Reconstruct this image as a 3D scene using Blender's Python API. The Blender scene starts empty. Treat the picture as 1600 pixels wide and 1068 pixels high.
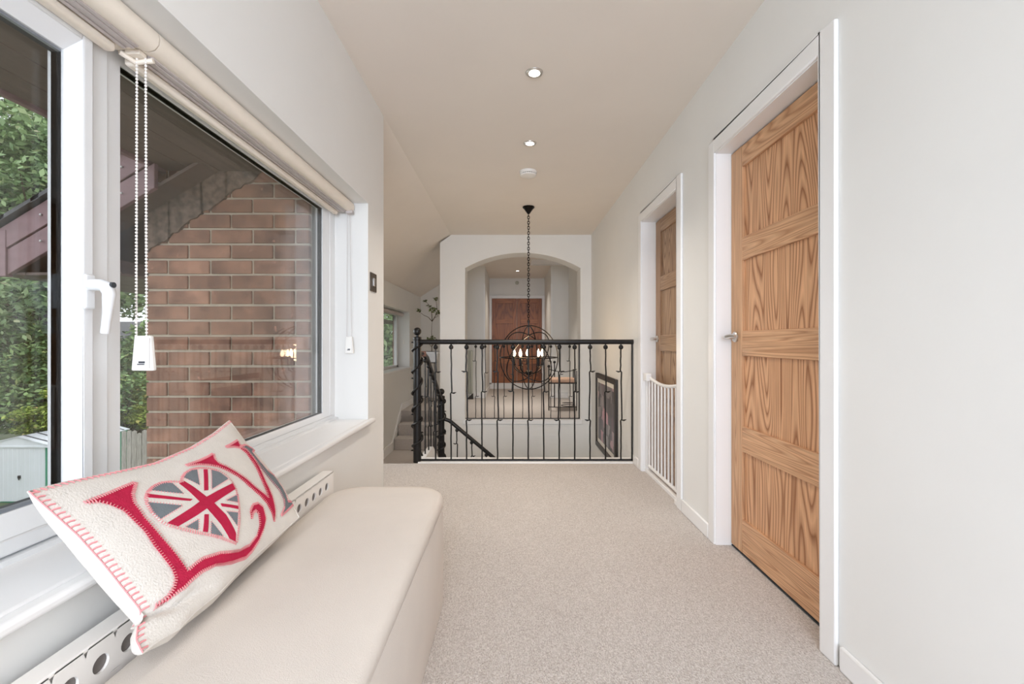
import bpy, bmesh, math, random
from mathutils import Vector, Matrix, noise

# ---------------------------------------------------------------- camera, world, lights, exposure
C = bpy.context.scene.collection
SC = bpy.context.scene
CAMZ = 1.03
cam_data = bpy.data.cameras.new('camera')
cam_data.sensor_width = 36.0
cam_data.lens = 15.75
cam_data.clip_start = 0.03
cam = bpy.data.objects.new('camera', cam_data)
cam.location = (0, 0, CAMZ)
cam.rotation_euler = (math.radians(90), 0, 0)
C.objects.link(cam)
SC.camera = cam
SC.view_settings.view_transform = 'Standard'
SC.view_settings.look = 'None'
SC.view_settings.gamma = 1.0
SC.view_settings.use_curve_mapping = False
SC.view_settings.exposure = 0.15
SC.cycles.use_denoising = True
SC.cycles.max_bounces = 10
SC.cycles.diffuse_bounces = 6
SC.cycles.glossy_bounces = 4
SC.cycles.transparent_max_bounces = 24
SC.cycles.sample_clamp_indirect = 6.0
SC.cycles.caustics_reflective = False
SC.cycles.caustics_refractive = False

world = bpy.data.worlds.new('overcast_sky')
SC.world = world
world.use_nodes = True
wn = world.node_tree
bg = wn.nodes['Background']
bg.inputs['Color'].default_value = (0.92, 0.97, 1.02, 1)
bg.inputs['Strength'].default_value = 1.7


def area_light(name, loc, rot, sx, sy, power, color=(1, 1, 1), shape='RECTANGLE', spread=180):
    d = bpy.data.lights.new(name, 'AREA')
    d.shape = shape
    d.size = sx
    d.size_y = sy
    d.energy = power
    d.color = color
    d.spread = math.radians(spread)
    o = bpy.data.objects.new(name, d)
    o.location = loc
    o.rotation_euler = rot
    C.objects.link(o)
    return o


R = math.radians
# fill light added behind the camera, inside an added window opening
area_light('rear_fill_light', (0.1, -2.93, 1.45), (R(90), 0, 0), 1.5, 1.5, 104, (0.85, 0.955, 1.12))
area_light('rear_ceiling_fill', (-0.1, -1.0, 2.42), (0, 0, 0), 0.5, 0.5, 10, (0.93, 0.98, 1.05), 'DISK')  # unseen lamp added to brighten the near walls and ceiling
# faint fill light added low in the stairwell, with no source modelled
area_light('stairwell_fill', (0.95, 4.6, -1.6), (R(90), 0, R(70)), 1.0, 1.0, 4, (1.0, 0.97, 0.92))
# fill lights added out of view: at the added wing window and past the arch
area_light('wing_fill_light', (-1.70, 3.95, 1.06), (R(62), 0, R(-90)), 1.4, 0.7, 9, (0.95, 0.98, 1.0))
area_light('hall_ceiling_fill', (0.12, 7.1, 2.42), (0, 0, 0), 0.25, 0.25, 8, (1.0, 0.93, 0.84), 'DISK', 85)


# ---------------------------------------------------------------- helpers
def lin(r, g, b):
    f = lambda c: (c / 255 / 12.92) if c / 255 <= 0.04045 else ((c / 255 + 0.055) / 1.055) ** 2.4
    return (f(r), f(g), f(b), 1)


def tag(o, label=None, cat=None, group=None, kind=None):
    if label: o['label'] = label
    if cat: o['category'] = cat
    if group: o['group'] = group
    if kind: o['kind'] = kind
    return o


BASE = {}


def thing(name, loc, label=None, cat=None, group=None, kind=None):
    o = bpy.data.objects.new(name, None)
    o.empty_display_size = 0.1
    o.location = loc
    C.objects.link(o)
    BASE[o] = Vector(loc)
    return tag(o, label, cat, group, kind)


class MB:
    """collects shapes in world coordinates; build() links them as one mesh object"""

    def __init__(s):
        s.v = []
        s.f = []

    def add(s, vs, fs):
        k = len(s.v)
        s.v += [tuple(v) for v in vs]
        s.f += [tuple(i + k for i in f) for f in fs]
        return s

    def box(s, x0, x1, y0, y1, z0, z1):
        return s.add([(x0, y0, z0), (x1, y0, z0), (x1, y1, z0), (x0, y1, z0), (x0, y0, z1), (x1, y0, z1), (x1, y1, z1), (x0, y1, z1)],
                     [(3, 2, 1, 0), (4, 5, 6, 7), (0, 1, 5, 4), (1, 2, 6, 5), (2, 3, 7, 6), (3, 0, 4, 7)])

    def prism(s, poly, axis, a, b):
        def p(q, w):
            return {'x': (w, q[0], q[1]), 'y': (q[0], w, q[1]), 'z': (q[0], q[1], w)}[axis]
        m = len(poly)
        vs = [p(q, a) for q in poly] + [p(q, b) for q in poly]
        fs = [tuple(range(m))[::-1], tuple(range(m, 2 * m))]
        for i in range(m):
            j = (i + 1) % m
            fs.append((i, j, j + m, i + m))
        return s.add(vs, fs)

    def tube(s, pts, r, seg=8, closed=False, flat=1.0):
        pts = [Vector(p) for p in pts]
        m = len(pts)
        rr = r if isinstance(r, (list, tuple)) else [r] * m
        vs, fs = [], []
        up = None
        for i, p in enumerate(pts):
            if closed:
                t = pts[(i + 1) % m] - pts[i - 1]
            else:
                t = pts[min(i + 1, m - 1)] - pts[max(i - 1, 0)]
            t.normalize()
            if up is None:
                up = Vector((0, 0, 1)) if abs(t.z) < 0.9 else Vector((0, 1, 0))
            a = t.cross(up)
            if a.length < 1e-5:
                a = t.cross(Vector((1, 0, 0)))
            a.normalize()
            b = a.cross(t).normalized()
            up = b
            for k in range(seg):
                w = 2 * math.pi * k / seg
                vs.append(p + a * math.cos(w) * rr[i] + b * math.sin(w) * rr[i] * flat)
        n = m if closed else m - 1
        for i in range(n):
            j = (i + 1) % m
            for k in range(seg):
                l = (k + 1) % seg
                fs.append((i * seg + k, i * seg + l, j * seg + l, j * seg + k))
        if not closed:
            fs.append(tuple(range(seg))[::-1])
            fs.append(tuple((m - 1) * seg + k for k in range(seg)))
        return s.add(vs, fs)

    def ring(s, c, r, n, tr, seg=48, ts=6):
        n = Vector(n).normalized()
        a = n.orthogonal().normalized()
        b = n.cross(a)
        return s.tube([Vector(c) + (a * math.cos(2 * math.pi * i / seg) + b * math.sin(2 * math.pi * i / seg)) * r for i in range(seg)], tr, ts, True)

    def lathe(s, prof, c=(0, 0, 0), seg=24, axis='z'):
        """prof: list of (radius, height); solid of revolution"""
        vs, fs = [], []
        m = len(prof)
        for r, h in prof:
            for k in range(seg):
                w = 2 * math.pi * k / seg
                x, y = r * math.cos(w), r * math.sin(w)
                q = {'z': (x, y, h), 'x': (h, x, y), 'y': (x, h, y)}[axis]
                vs.append((c[0] + q[0], c[1] + q[1], c[2] + q[2]))
        for i in range(m - 1):
            for k in range(seg):
                l = (k + 1) % seg
                fs.append((i * seg + k, i * seg + l, (i + 1) * seg + l, (i + 1) * seg + k))
        fs.append(tuple(range(seg))[::-1])
        fs.append(tuple((m - 1) * seg + k for k in range(seg)))
        return s.add(vs, fs)

    def ball(s, c, r, seg=14, rings=9, sq=(1, 1, 1)):
        prof = []
        vs, fs = [], []
        for i in range(rings + 1):
            a = math.pi * i / rings
            for k in range(seg):
                w = 2 * math.pi * k / seg
                vs.append((c[0] + r * math.sin(a) * math.cos(w) * sq[0], c[1] + r * math.sin(a) * math.sin(w) * sq[1], c[2] - r * math.cos(a) * sq[2]))
        for i in range(rings):
            for k in range(seg):
                l = (k + 1) % seg
                fs.append((i * seg + k, i * seg + l, (i + 1) * seg + l, (i + 1) * seg + k))
        return s.add(vs, fs)

    def build(s, name, mat, parent=None, bevel=0.0, smooth=35, seg=2):
        me = bpy.data.meshes.new(name)
        if parent is not None:
            base = BASE[parent]
        else:
            xs, ys, zs = zip(*s.v)
            base = Vector(((min(xs) + max(xs)) / 2, (min(ys) + max(ys)) / 2, min(zs)))
        me.from_pydata([(v[0] - base.x, v[1] - base.y, v[2] - base.z) for v in s.v], [], s.f)
        bm = bmesh.new()
        bm.from_mesh(me)
        bmesh.ops.remove_doubles(bm, verts=bm.verts, dist=1e-6)
        bmesh.ops.recalc_face_normals(bm, faces=bm.faces)
        bm.to_mesh(me)
        bm.free()
        for p in me.polygons:
            p.use_smooth = smooth > 0
        if smooth > 0:
            me.set_sharp_from_angle(angle=R(smooth))
        me.materials.append(mat)
        o = bpy.data.objects.new(name, me)
        C.objects.link(o)
        if parent is not None:
            o.parent = parent
        else:
            o.location = base
        BASE[o] = base
        if bevel:
            md = o.modifiers.new('bevel', 'BEVEL')
            md.width = bevel
            md.segments = seg
            md.limit_method = 'ANGLE'
            md.angle_limit = R(40)
            md.harden_normals = False
        return o


# ---------------------------------------------------------------- materials
def newmat(name):
    m = bpy.data.materials.new(name)
    m.use_nodes = True
    nt = m.node_tree
    return m, nt, nt.nodes['Principled BSDF'], nt.nodes, nt.links


def plain(name, col, rough=0.6, metal=0.0, var=0.0, vscale=3.0, bump=0.0, bscale=60.0, spec=0.5, sheen=0.0, stretch=(1, 1, 1), coat=0.0):
    m, nt, b, N, L = newmat(name)
    b.inputs['Base Color'].default_value = col
    b.inputs['Roughness'].default_value = rough
    b.inputs['Metallic'].default_value = metal
    b.inputs['Specular IOR Level'].default_value = spec
    b.inputs['Sheen Weight'].default_value = sheen
    b.inputs['Coat Weight'].default_value = coat
    tc = N.new('ShaderNodeTexCoord')
    mp = N.new('ShaderNodeMapping')
    mp.inputs['Scale'].default_value = stretch
    L.new(tc.outputs['Object'], mp.inputs['Vector'])
    if var:
        n = N.new('ShaderNodeTexNoise')
        n.inputs['Scale'].default_value = vscale
        n.inputs['Detail'].default_value = 5
        L.new(mp.outputs['Vector'], n.inputs['Vector'])
        r = N.new('ShaderNodeMapRange')
        r.inputs['From Min'].default_value = 0.3
        r.inputs['From Max'].default_value = 0.7
        r.inputs['To Min'].default_value = 1 - var
        r.inputs['To Max'].default_value = 1 + var
        L.new(n.outputs['Fac'], r.inputs['Value'])
        mx = N.new('ShaderNodeVectorMath')
        mx.operation = 'SCALE'
        mx.inputs[0].default_value = col[:3]
        L.new(r.outputs['Result'], mx.inputs['Scale'])
        L.new(mx.outputs['Vector'], b.inputs['Base Color'])
    if bump:
        n = N.new('ShaderNodeTexNoise')
        n.inputs['Scale'].default_value = bscale
        n.inputs['Detail'].default_value = 3
        L.new(mp.outputs['Vector'], n.inputs['Vector'])
        bp = N.new('ShaderNodeBump')
        bp.inputs['Strength'].default_value = bump
        bp.inputs['Distance'].default_value = 0.004
        L.new(n.outputs['Fac'], bp.inputs['Height'])
        L.new(bp.outputs['Normal'], b.inputs['Normal'])
    return m


def carpet_mat():
    m, nt, b, N, L = newmat('beige_loop_carpet')
    tc = N.new('ShaderNodeTexCoord')
    n1 = N.new('ShaderNodeTexNoise'); n1.inputs['Scale'].default_value = 170; n1.inputs['Detail'].default_value = 3
    n2 = N.new('ShaderNodeTexNoise'); n2.inputs['Scale'].default_value = 2.2; n2.inputs['Detail'].default_value = 3
    mp = N.new('ShaderNodeMapping'); mp.inputs['Scale'].default_value = (1.5, 0.8, 1)
    vo = N.new('ShaderNodeTexVoronoi'); vo.inputs['Scale'].default_value = 190
    for a in (n2, mp):
        L.new(tc.outputs['Object'], a.inputs['Vector'])
    L.new(mp.outputs['Vector'], n1.inputs['Vector'])
    L.new(mp.outputs['Vector'], vo.inputs['Vector'])
    cr = N.new('ShaderNodeValToRGB')
    cr.color_ramp.elements[0].position = 0.3; cr.color_ramp.elements[0].color = lin(176, 167, 160)
    cr.color_ramp.elements[1].position = 0.66; cr.color_ramp.elements[1].color = lin(216, 209, 204)
    L.new(n1.outputs['Fac'], cr.inputs['Fac'])
    mr = N.new('ShaderNodeMapRange'); mr.inputs['To Min'].default_value = 0.93; mr.inputs['To Max'].default_value = 1.05
    L.new(n2.outputs['Fac'], mr.inputs['Value'])
    sc = N.new('ShaderNodeVectorMath'); sc.operation = 'SCALE'
    L.new(cr.outputs['Color'], sc.inputs[0]); L.new(mr.outputs['Result'], sc.inputs['Scale'])
    L.new(sc.outputs['Vector'], b.inputs['Base Color'])
    b.inputs['Roughness'].default_value = 0.95
    b.inputs['Specular IOR Level'].default_value = 0.1
    bp = N.new('ShaderNodeBump'); bp.inputs['Strength'].default_value = 0.6; bp.inputs['Distance'].default_value = 0.006
    L.new(vo.outputs['Distance'], bp.inputs['Height'])
    bp.invert = True
    L.new(bp.outputs['Normal'], b.inputs['Normal'])
    return m


def wood_mat(name, grain, light, dark, freq=13.0, contrast=1.0, nscale=(9.0, 0.9), rough=0.5):
    """grain: 'z' or 'y' - direction the grain runs in on a face lying in the YZ plane"""
    m, nt, b, N, L = newmat(name)
    tc = N.new('ShaderNodeTexCoord')
    oi = N.new('ShaderNodeObjectInfo')
    ml = N.new('ShaderNodeMath'); ml.operation = 'MULTIPLY'; ml.inputs[1].default_value = 23.0
    L.new(oi.outputs['Random'], ml.inputs[0])
    ad = N.new('ShaderNodeVectorMath'); ad.operation = 'ADD'
    L.new(tc.outputs['Object'], ad.inputs[0])
    cx = N.new('ShaderNodeCombineXYZ')
    for k in ('X', 'Y', 'Z'):
        L.new(ml.outputs[0], cx.inputs[k])
    L.new(cx.outputs[0], ad.inputs[1])
    mp = N.new('ShaderNodeMapping')
    a, c = nscale
    mp.inputs['Scale'].default_value = (a, a, c) if grain == 'z' else (a, c, a) if grain == 'y' else (c, a, a)
    L.new(ad.outputs[0], mp.inputs['Vector'])
    n = N.new('ShaderNodeTexNoise'); n.inputs['Scale'].default_value = 1.0; n.inputs['Detail'].default_value = 0.6; n.inputs['Roughness'].default_value = 0.3
    L.new(mp.outputs[0], n.inputs['Vector'])
    m1 = N.new('ShaderNodeMath'); m1.operation = 'MULTIPLY'; m1.inputs[1].default_value = freq
    L.new(n.outputs['Fac'], m1.inputs[0])
    fr = N.new('ShaderNodeMath'); fr.operation = 'FRACT'
    L.new(m1.outputs[0], fr.inputs[0])
    cr = N.new('ShaderNodeValToRGB')
    e = cr.color_ramp.elements
    mid = tuple(light[i] * 0.55 + dark[i] * 0.45 for i in range(3)) + (1,)
    e[0].position = 0.0; e[0].color = mid
    e[1].position = 1.0; e[1].color = mid
    k = cr.color_ramp.elements.new(0.3); k.color = light
    k = cr.color_ramp.elements.new(0.62); k.color = tuple(light[i] * 0.8 + dark[i] * 0.2 for i in range(3)) + (1,)
    k = cr.color_ramp.elements.new(0.9); k.color = tuple(light[i] * (1 - contrast) + dark[i] * contrast for i in range(3)) + (1,)
    L.new(fr.outputs[0], cr.inputs['Fac'])
    mp2 = N.new('ShaderNodeMapping')
    mp2.inputs['Scale'].default_value = (160, 160, 5) if grain == 'z' else (160, 5, 160) if grain == 'y' else (5, 160, 160)
    L.new(ad.outputs[0], mp2.inputs['Vector'])
    n2 = N.new('ShaderNodeTexNoise'); n2.inputs['Scale'].default_value = 1.0; n2.inputs['Detail'].default_value = 3
    L.new(mp2.outputs[0], n2.inputs['Vector'])
    mr = N.new('ShaderNodeMapRange'); mr.inputs['From Min'].default_value = 0.3; mr.inputs['From Max'].default_value = 0.7
    mr.inputs['To Min'].default_value = 0.82; mr.inputs['To Max'].default_value = 1.12
    L.new(n2.outputs['Fac'], mr.inputs['Value'])
    sc = N.new('ShaderNodeVectorMath'); sc.operation = 'SCALE'
    L.new(cr.outputs['Color'], sc.inputs[0]); L.new(mr.outputs['Result'], sc.inputs['Scale'])
    L.new(sc.outputs['Vector'], b.inputs['Base Color'])
    b.inputs['Roughness'].default_value = rough
    b.inputs['Specular IOR Level'].default_value = 0.35
    bp = N.new('ShaderNodeBump'); bp.inputs['Strength'].default_value = 0.15; bp.inputs['Distance'].default_value = 0.002
    L.new(n2.outputs['Fac'], bp.inputs['Height']); L.new(bp.outputs['Normal'], b.inputs['Normal'])
    return m


def glass_mat(name='window_glass', tint=(0.985, 0.985, 0.985), k=0.9):
    m = bpy.data.materials.new(name)
    m.use_nodes = True
    nt = m.node_tree
    N, L = nt.nodes, nt.links
    N.clear()
    out = N.new('ShaderNodeOutputMaterial')
    tr = N.new('ShaderNodeBsdfTransparent'); tr.inputs['Color'].default_value = tint + (1,)
    gl = N.new('ShaderNodeBsdfGlossy'); gl.inputs['Roughness'].default_value = 0.0
    lw = N.new('ShaderNodeLayerWeight'); lw.inputs['Blend'].default_value = 0.5
    pw = N.new('ShaderNodeMath'); pw.operation = 'POWER'; pw.inputs[1].default_value = 5.0
    L.new(lw.outputs['Facing'], pw.inputs[0])
    ma = N.new('ShaderNodeMath'); ma.operation = 'MULTIPLY_ADD'; ma.inputs[1].default_value = k; ma.inputs[2].default_value = 0.035
    L.new(pw.outputs[0], ma.inputs[0])
    mx = N.new('ShaderNodeMixShader')
    L.new(ma.outputs[0], mx.inputs['Fac'])
    L.new(tr.outputs[0], mx.inputs[1]); L.new(gl.outputs[0], mx.inputs[2])
    L.new(mx.outputs[0], out.inputs['Surface'])
    return m


def emit_mat(name, col, s):
    m, nt, b, N, L = newmat(name)
    b.inputs['Base Color'].default_value = col
    b.inputs['Emission Color'].default_value = col
    b.inputs['Emission Strength'].default_value = s
    return m


def brick_mat():
    m, nt, b, N, L = newmat('red_brown_brick')
    tc = N.new('ShaderNodeTexCoord'); oi = N.new('ShaderNodeObjectInfo')
    ml = N.new('ShaderNodeMath'); ml.operation = 'MULTIPLY'; ml.inputs[1].default_value = 31.0
    L.new(oi.outputs['Random'], ml.inputs[0])
    cx = N.new('ShaderNodeCombineXYZ')
    for k in 'XYZ':
        L.new(ml.outputs[0], cx.inputs[k])
    ad = N.new('ShaderNodeVectorMath'); ad.operation = 'ADD'
    L.new(tc.outputs['Object'], ad.inputs[0]); L.new(cx.outputs[0], ad.inputs[1])
    n = N.new('ShaderNodeTexNoise'); n.inputs['Scale'].default_value = 9; n.inputs['Detail'].default_value = 6
    L.new(ad.outputs[0], n.inputs['Vector'])
    cr = N.new('ShaderNodeValToRGB')
    cr.color_ramp.elements[0].position = 0.32; cr.color_ramp.elements[0].color = lin(120, 90, 78)
    cr.color_ramp.elements[1].position = 0.72; cr.color_ramp.elements[1].color = lin(186, 140, 118)
    L.new(n.outputs['Fac'], cr.inputs['Fac'])
    mr = N.new('ShaderNodeMapRange'); mr.inputs['To Min'].default_value = 0.78; mr.inputs['To Max'].default_value = 1.16
    L.new(oi.outputs['Random'], mr.inputs['Value'])
    sc = N.new('ShaderNodeVectorMath'); sc.operation = 'SCALE'
    L.new(cr.outputs['Color'], sc.inputs[0]); L.new(mr.outputs['Result'], sc.inputs['Scale'])
    # pale chipped patches
    n3 = N.new('ShaderNodeTexNoise'); n3.inputs['Scale'].default_value = 22; n3.inputs['Detail'].default_value = 4
    L.new(ad.outputs[0], n3.inputs['Vector'])
    r3 = N.new('ShaderNodeMapRange'); r3.inputs['From Min'].default_value = 0.66; r3.inputs['From Max'].default_value = 0.76
    L.new(n3.outputs['Fac'], r3.inputs['Value'])
    mx = N.new('ShaderNodeMix'); mx.data_type = 'RGBA'
    L.new(r3.outputs['Result'], mx.inputs['Factor']); L.new(sc.outputs['Vector'], mx.inputs['A'])
    mx.inputs['B'].default_value = lin(205, 150, 130)
    L.new(mx.outputs['Result'], b.inputs['Base Color'])
    b.inputs['Roughness'].default_value = 0.95
    bp = N.new('ShaderNodeBump'); bp.inputs['Strength'].default_value = 0.5; bp.inputs['Distance'].default_value = 0.004
    n4 = N.new('ShaderNodeTexNoise'); n4.inputs['Scale'].default_value = 90; n4.inputs['Detail'].default_value = 4
    L.new(tc.outputs['Object'], n4.inputs['Vector'])
    L.new(n4.outputs['Fac'], bp.inputs['Height']); L.new(bp.outputs['Normal'], b.inputs['Normal'])
    return m


def leaf_mat(name, dark, light, warm=None):
    m, nt, b, N, L = newmat(name)
    g = N.new('ShaderNodeNewGeometry')
    cr = N.new('ShaderNodeValToRGB')
    cr.color_ramp.elements[0].color = dark
    cr.color_ramp.elements[1].color = light
    if warm:
        k = cr.color_ramp.elements.new(0.93); k.color = light
        cr.color_ramp.elements[2].color = warm
    L.new(g.outputs['Random Per Island'], cr.inputs['Fac'])
    L.new(cr.outputs['Color'], b.inputs['Base Color'])
    b.inputs['Roughness'].default_value = 0.55
    b.inputs['Specular IOR Level'].default_value = 0.3
    return m


def print_mat():
    m, nt, b, N, L = newmat('dark_framed_print')
    tc = N.new('ShaderNodeTexCoord')
    vo = N.new('ShaderNodeTexVoronoi'); vo.inputs['Scale'].default_value = 9; vo.distance = 'CHEBYCHEV'
    L.new(tc.outputs['Object'], vo.inputs['Vector'])
    cr = N.new('ShaderNodeValToRGB')
    e = cr.color_ramp.elements
    e[0].position = 0; e[0].color = lin(60, 58, 64)
    e[1].position = 1; e[1].color = lin(120, 116, 120)
    for p, c in ((0.45, lin(84, 80, 86)), (0.7, lin(150, 145, 148)), (0.90, lin(205, 150, 165)), (0.94, lin(90, 60, 70))):
        k = e.new(p); k.color = c
    sp = N.new('ShaderNodeSeparateColor')
    L.new(vo.outputs['Color'], sp.inputs[0])
    L.new(sp.outputs[0], cr.inputs['Fac'])
    L.new(cr.outputs['Color'], b.inputs['Base Color'])
    b.inputs['Roughness'].default_value = 0.35
    return m


M = {}
M['wall'] = plain('warm_white_wall_paint', lin(229, 228, 225), 0.85, var=0.012, bump=0.06, bscale=25, spec=0.2)
M['ceil'] = plain('ceiling_paint', lin(230, 222, 213), 0.9, var=0.012, bump=0.05, bscale=12, spec=0.15)
M['trim'] = plain('white_gloss_trim', lin(236, 235, 234), 0.35, var=0.008, spec=0.4)
M['upvc'] = plain('white_window_plastic', lin(228, 229, 230), 0.3, var=0.006)
M['carpet'] = carpet_mat()
M['iron'] = plain('black_wrought_iron', lin(18, 16, 16), 0.38, metal=0.0, spec=0.4, var=0.15, vscale=20, bump=0.15, bscale=120)
M['blackgap'] = plain('black_rubber_seal', lin(52, 56, 60), 0.6)
M['greyseal'] = plain('blue_grey_seal', lin(142, 148, 156), 0.5)
M['glass'] = glass_mat()
M['oak_v'] = wood_mat('knotty_wood_panel', 'z', lin(220, 172, 132), lin(148, 97, 62), 17, 1.0, (8.5, 1.0))
M['oak_r'] = wood_mat('wood_rail', 'y', lin(214, 170, 132), lin(164, 116, 80), 18, 0.8, (15, 0.7))
M['oak_s'] = wood_mat('wood_stile', 'z', lin(208, 166, 128), lin(170, 124, 88), 16, 0.75, (16, 0.5))
M['oakd_v'] = wood_mat('brown_wood_panel', 'z', lin(172, 142, 114), lin(118, 88, 66), 17, 1.0, (8.5, 1.0))
M['oakd_r'] = wood_mat('brown_wood_rail', 'y', lin(170, 140, 112), lin(132, 100, 76), 16, 0.8, (13, 0.8))
M['oakd_s'] = wood_mat('brown_wood_stile', 'z', lin(168, 136, 108), lin(134, 102, 78), 14, 0.7, (16, 0.5))
M['red_v'] = wood_mat('red_brown_wood', 'z', lin(158, 96, 52), lin(112, 62, 32), 9, 0.9, (6, 1.0), 0.35)
M['red_r'] = wood_mat('red_brown_wood_rail', 'x', lin(166, 102, 56), lin(128, 74, 38), 9, 0.8, (9, 0.8), 0.35)
M['chrome'] = plain('satin_chrome', lin(214, 211, 207), 0.3, metal=1.0)
M['bench'] = plain('cream_linen_upholstery', lin(222, 213, 204), 0.9, var=0.03, vscale=5, bump=0.35, bscale=420, spec=0.15, sheen=0.0)
M['felt'] = plain('cream_wool_felt', lin(220, 214, 206), 0.95, var=0.03, vscale=30, bump=0.4, bscale=260, spec=0.1, sheen=0.0)
M['redfelt'] = plain('crimson_felt', lin(180, 40, 70), 0.95, var=0.08, vscale=60, bump=0.3, bscale=300, spec=0.1)
M['greyfelt'] = plain('slate_grey_felt', lin(118, 124, 128), 0.95, var=0.06, vscale=60, bump=0.3, bscale=300, spec=0.1)
M['thread'] = plain('pink_thread', lin(226, 150, 152), 0.9)
M['rad'] = plain('white_radiator_enamel', lin(240, 236, 231), 0.35)
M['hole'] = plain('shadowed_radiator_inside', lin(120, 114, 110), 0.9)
M['blind'] = plain('cream_blind_fabric', lin(238, 228, 214), 0.8, var=0.015, vscale=20)
M['pleat'] = plain('mauve_grey_blind_lining', lin(196, 187, 184), 0.7, var=0.06, vscale=6)
M['bead'] = plain('pearl_white_plastic', lin(236, 230, 224), 0.25)
M['logo'] = plain('grey_print', lin(60, 62, 70), 0.6)
M['plate'] = plain('bronze_switch_plate', lin(92, 82, 72), 0.35, metal=0.6)
M['plastic'] = plain('white_plastic', lin(238, 235, 230), 0.4)
M['brick'] = brick_mat()
M['mortar'] = plain('pale_mortar', lin(196, 184, 166), 0.95, var=0.12, vscale=14, bump=0.5, bscale=70)
M['cement'] = plain('smeared_cement', lin(122, 106, 96), 0.95, var=0.55, vscale=26, bump=0.8, bscale=45)
M['soffit'] = plain('dark_brown_soffit_board', lin(104, 90, 84), 0.7, var=0.12, vscale=6, stretch=(8, 0.5, 8))
M['barge'] = plain('faded_maroon_board', lin(140, 112, 116), 0.6, var=0.12, vscale=9, stretch=(1, 1, 3))
M['tile'] = plain('grey_roof_tile', lin(92, 92, 94), 0.85, var=0.15, vscale=8)
M['screw'] = plain('galvanised_screw', lin(205, 205, 205), 0.35, metal=0.7)
M['leafa'] = leaf_mat('maple_leaf', lin(116, 144, 102), lin(192, 214, 162), lin(216, 212, 176))
M['leafb'] = leaf_mat('dark_bush_leaf', lin(94, 122, 82), lin(164, 192, 128), lin(188, 196, 128))
M['leafc'] = leaf_mat('yellow_green_leaf', lin(112, 142, 60), lin(192, 206, 104), lin(224, 196, 130))
M['leafp'] = leaf_mat('house_plant_leaf', lin(70, 82, 42), lin(120, 132, 76), lin(140, 138, 90))
M['bark'] = plain('grey_brown_bark', lin(96, 84, 70), 0.95, var=0.2, vscale=8, bump=0.6, bscale=20)
M['lawn'] = plain('garden_grass', lin(104, 116, 84), 0.95, var=0.25, vscale=3)
M['shedw'] = plain('white_metal_sheet', lin(240, 242, 247), 0.4, var=0.02)
M['shedg'] = plain('green_metal_sheet', lin(84, 160, 128), 0.45, var=0.03)
M['fence'] = plain('weathered_grey_wood', lin(170, 164, 156), 0.95, var=0.3, vscale=9, bump=0.5, bscale=50, stretch=(3, 3, 0.4))
M['render'] = plain('beige_house_wall', lin(205, 190, 160), 0.9, var=0.05)
M['seat'] = plain('peach_seat_fabric', lin(208, 172, 148), 0.9)
M['pot'] = plain('white_ceramic', lin(232, 234, 236), 0.3)
M['soil'] = plain('dark_soil', lin(60, 48, 40), 0.95, var=0.3, vscale=60)
M['frameblk'] = plain('black_picture_frame', lin(44, 38, 34), 0.4)
M['mat'] = plain('white_picture_mount', lin(226, 222, 214), 0.8)
M['print'] = print_mat()
M['panel'] = plain('grey_green_painted_board', lin(182, 184, 172), 0.5, var=0.05)
M['copper'] = plain('copper_end_cap', lin(120, 84, 70), 0.4, metal=0.4)
M['bulb'] = emit_mat('warm_bulb', (1.0, 0.74, 0.46, 1), 16)
M['lens'] = emit_mat('downlight_lens', (1.0, 0.96, 0.9, 1), 7)
M['pearlblack'] = plain('black_lamp_metal', lin(30, 27, 26), 0.3, metal=0.8)
M['slot'] = plain('dark_vent_slot', lin(70, 66, 62), 0.8)

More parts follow.
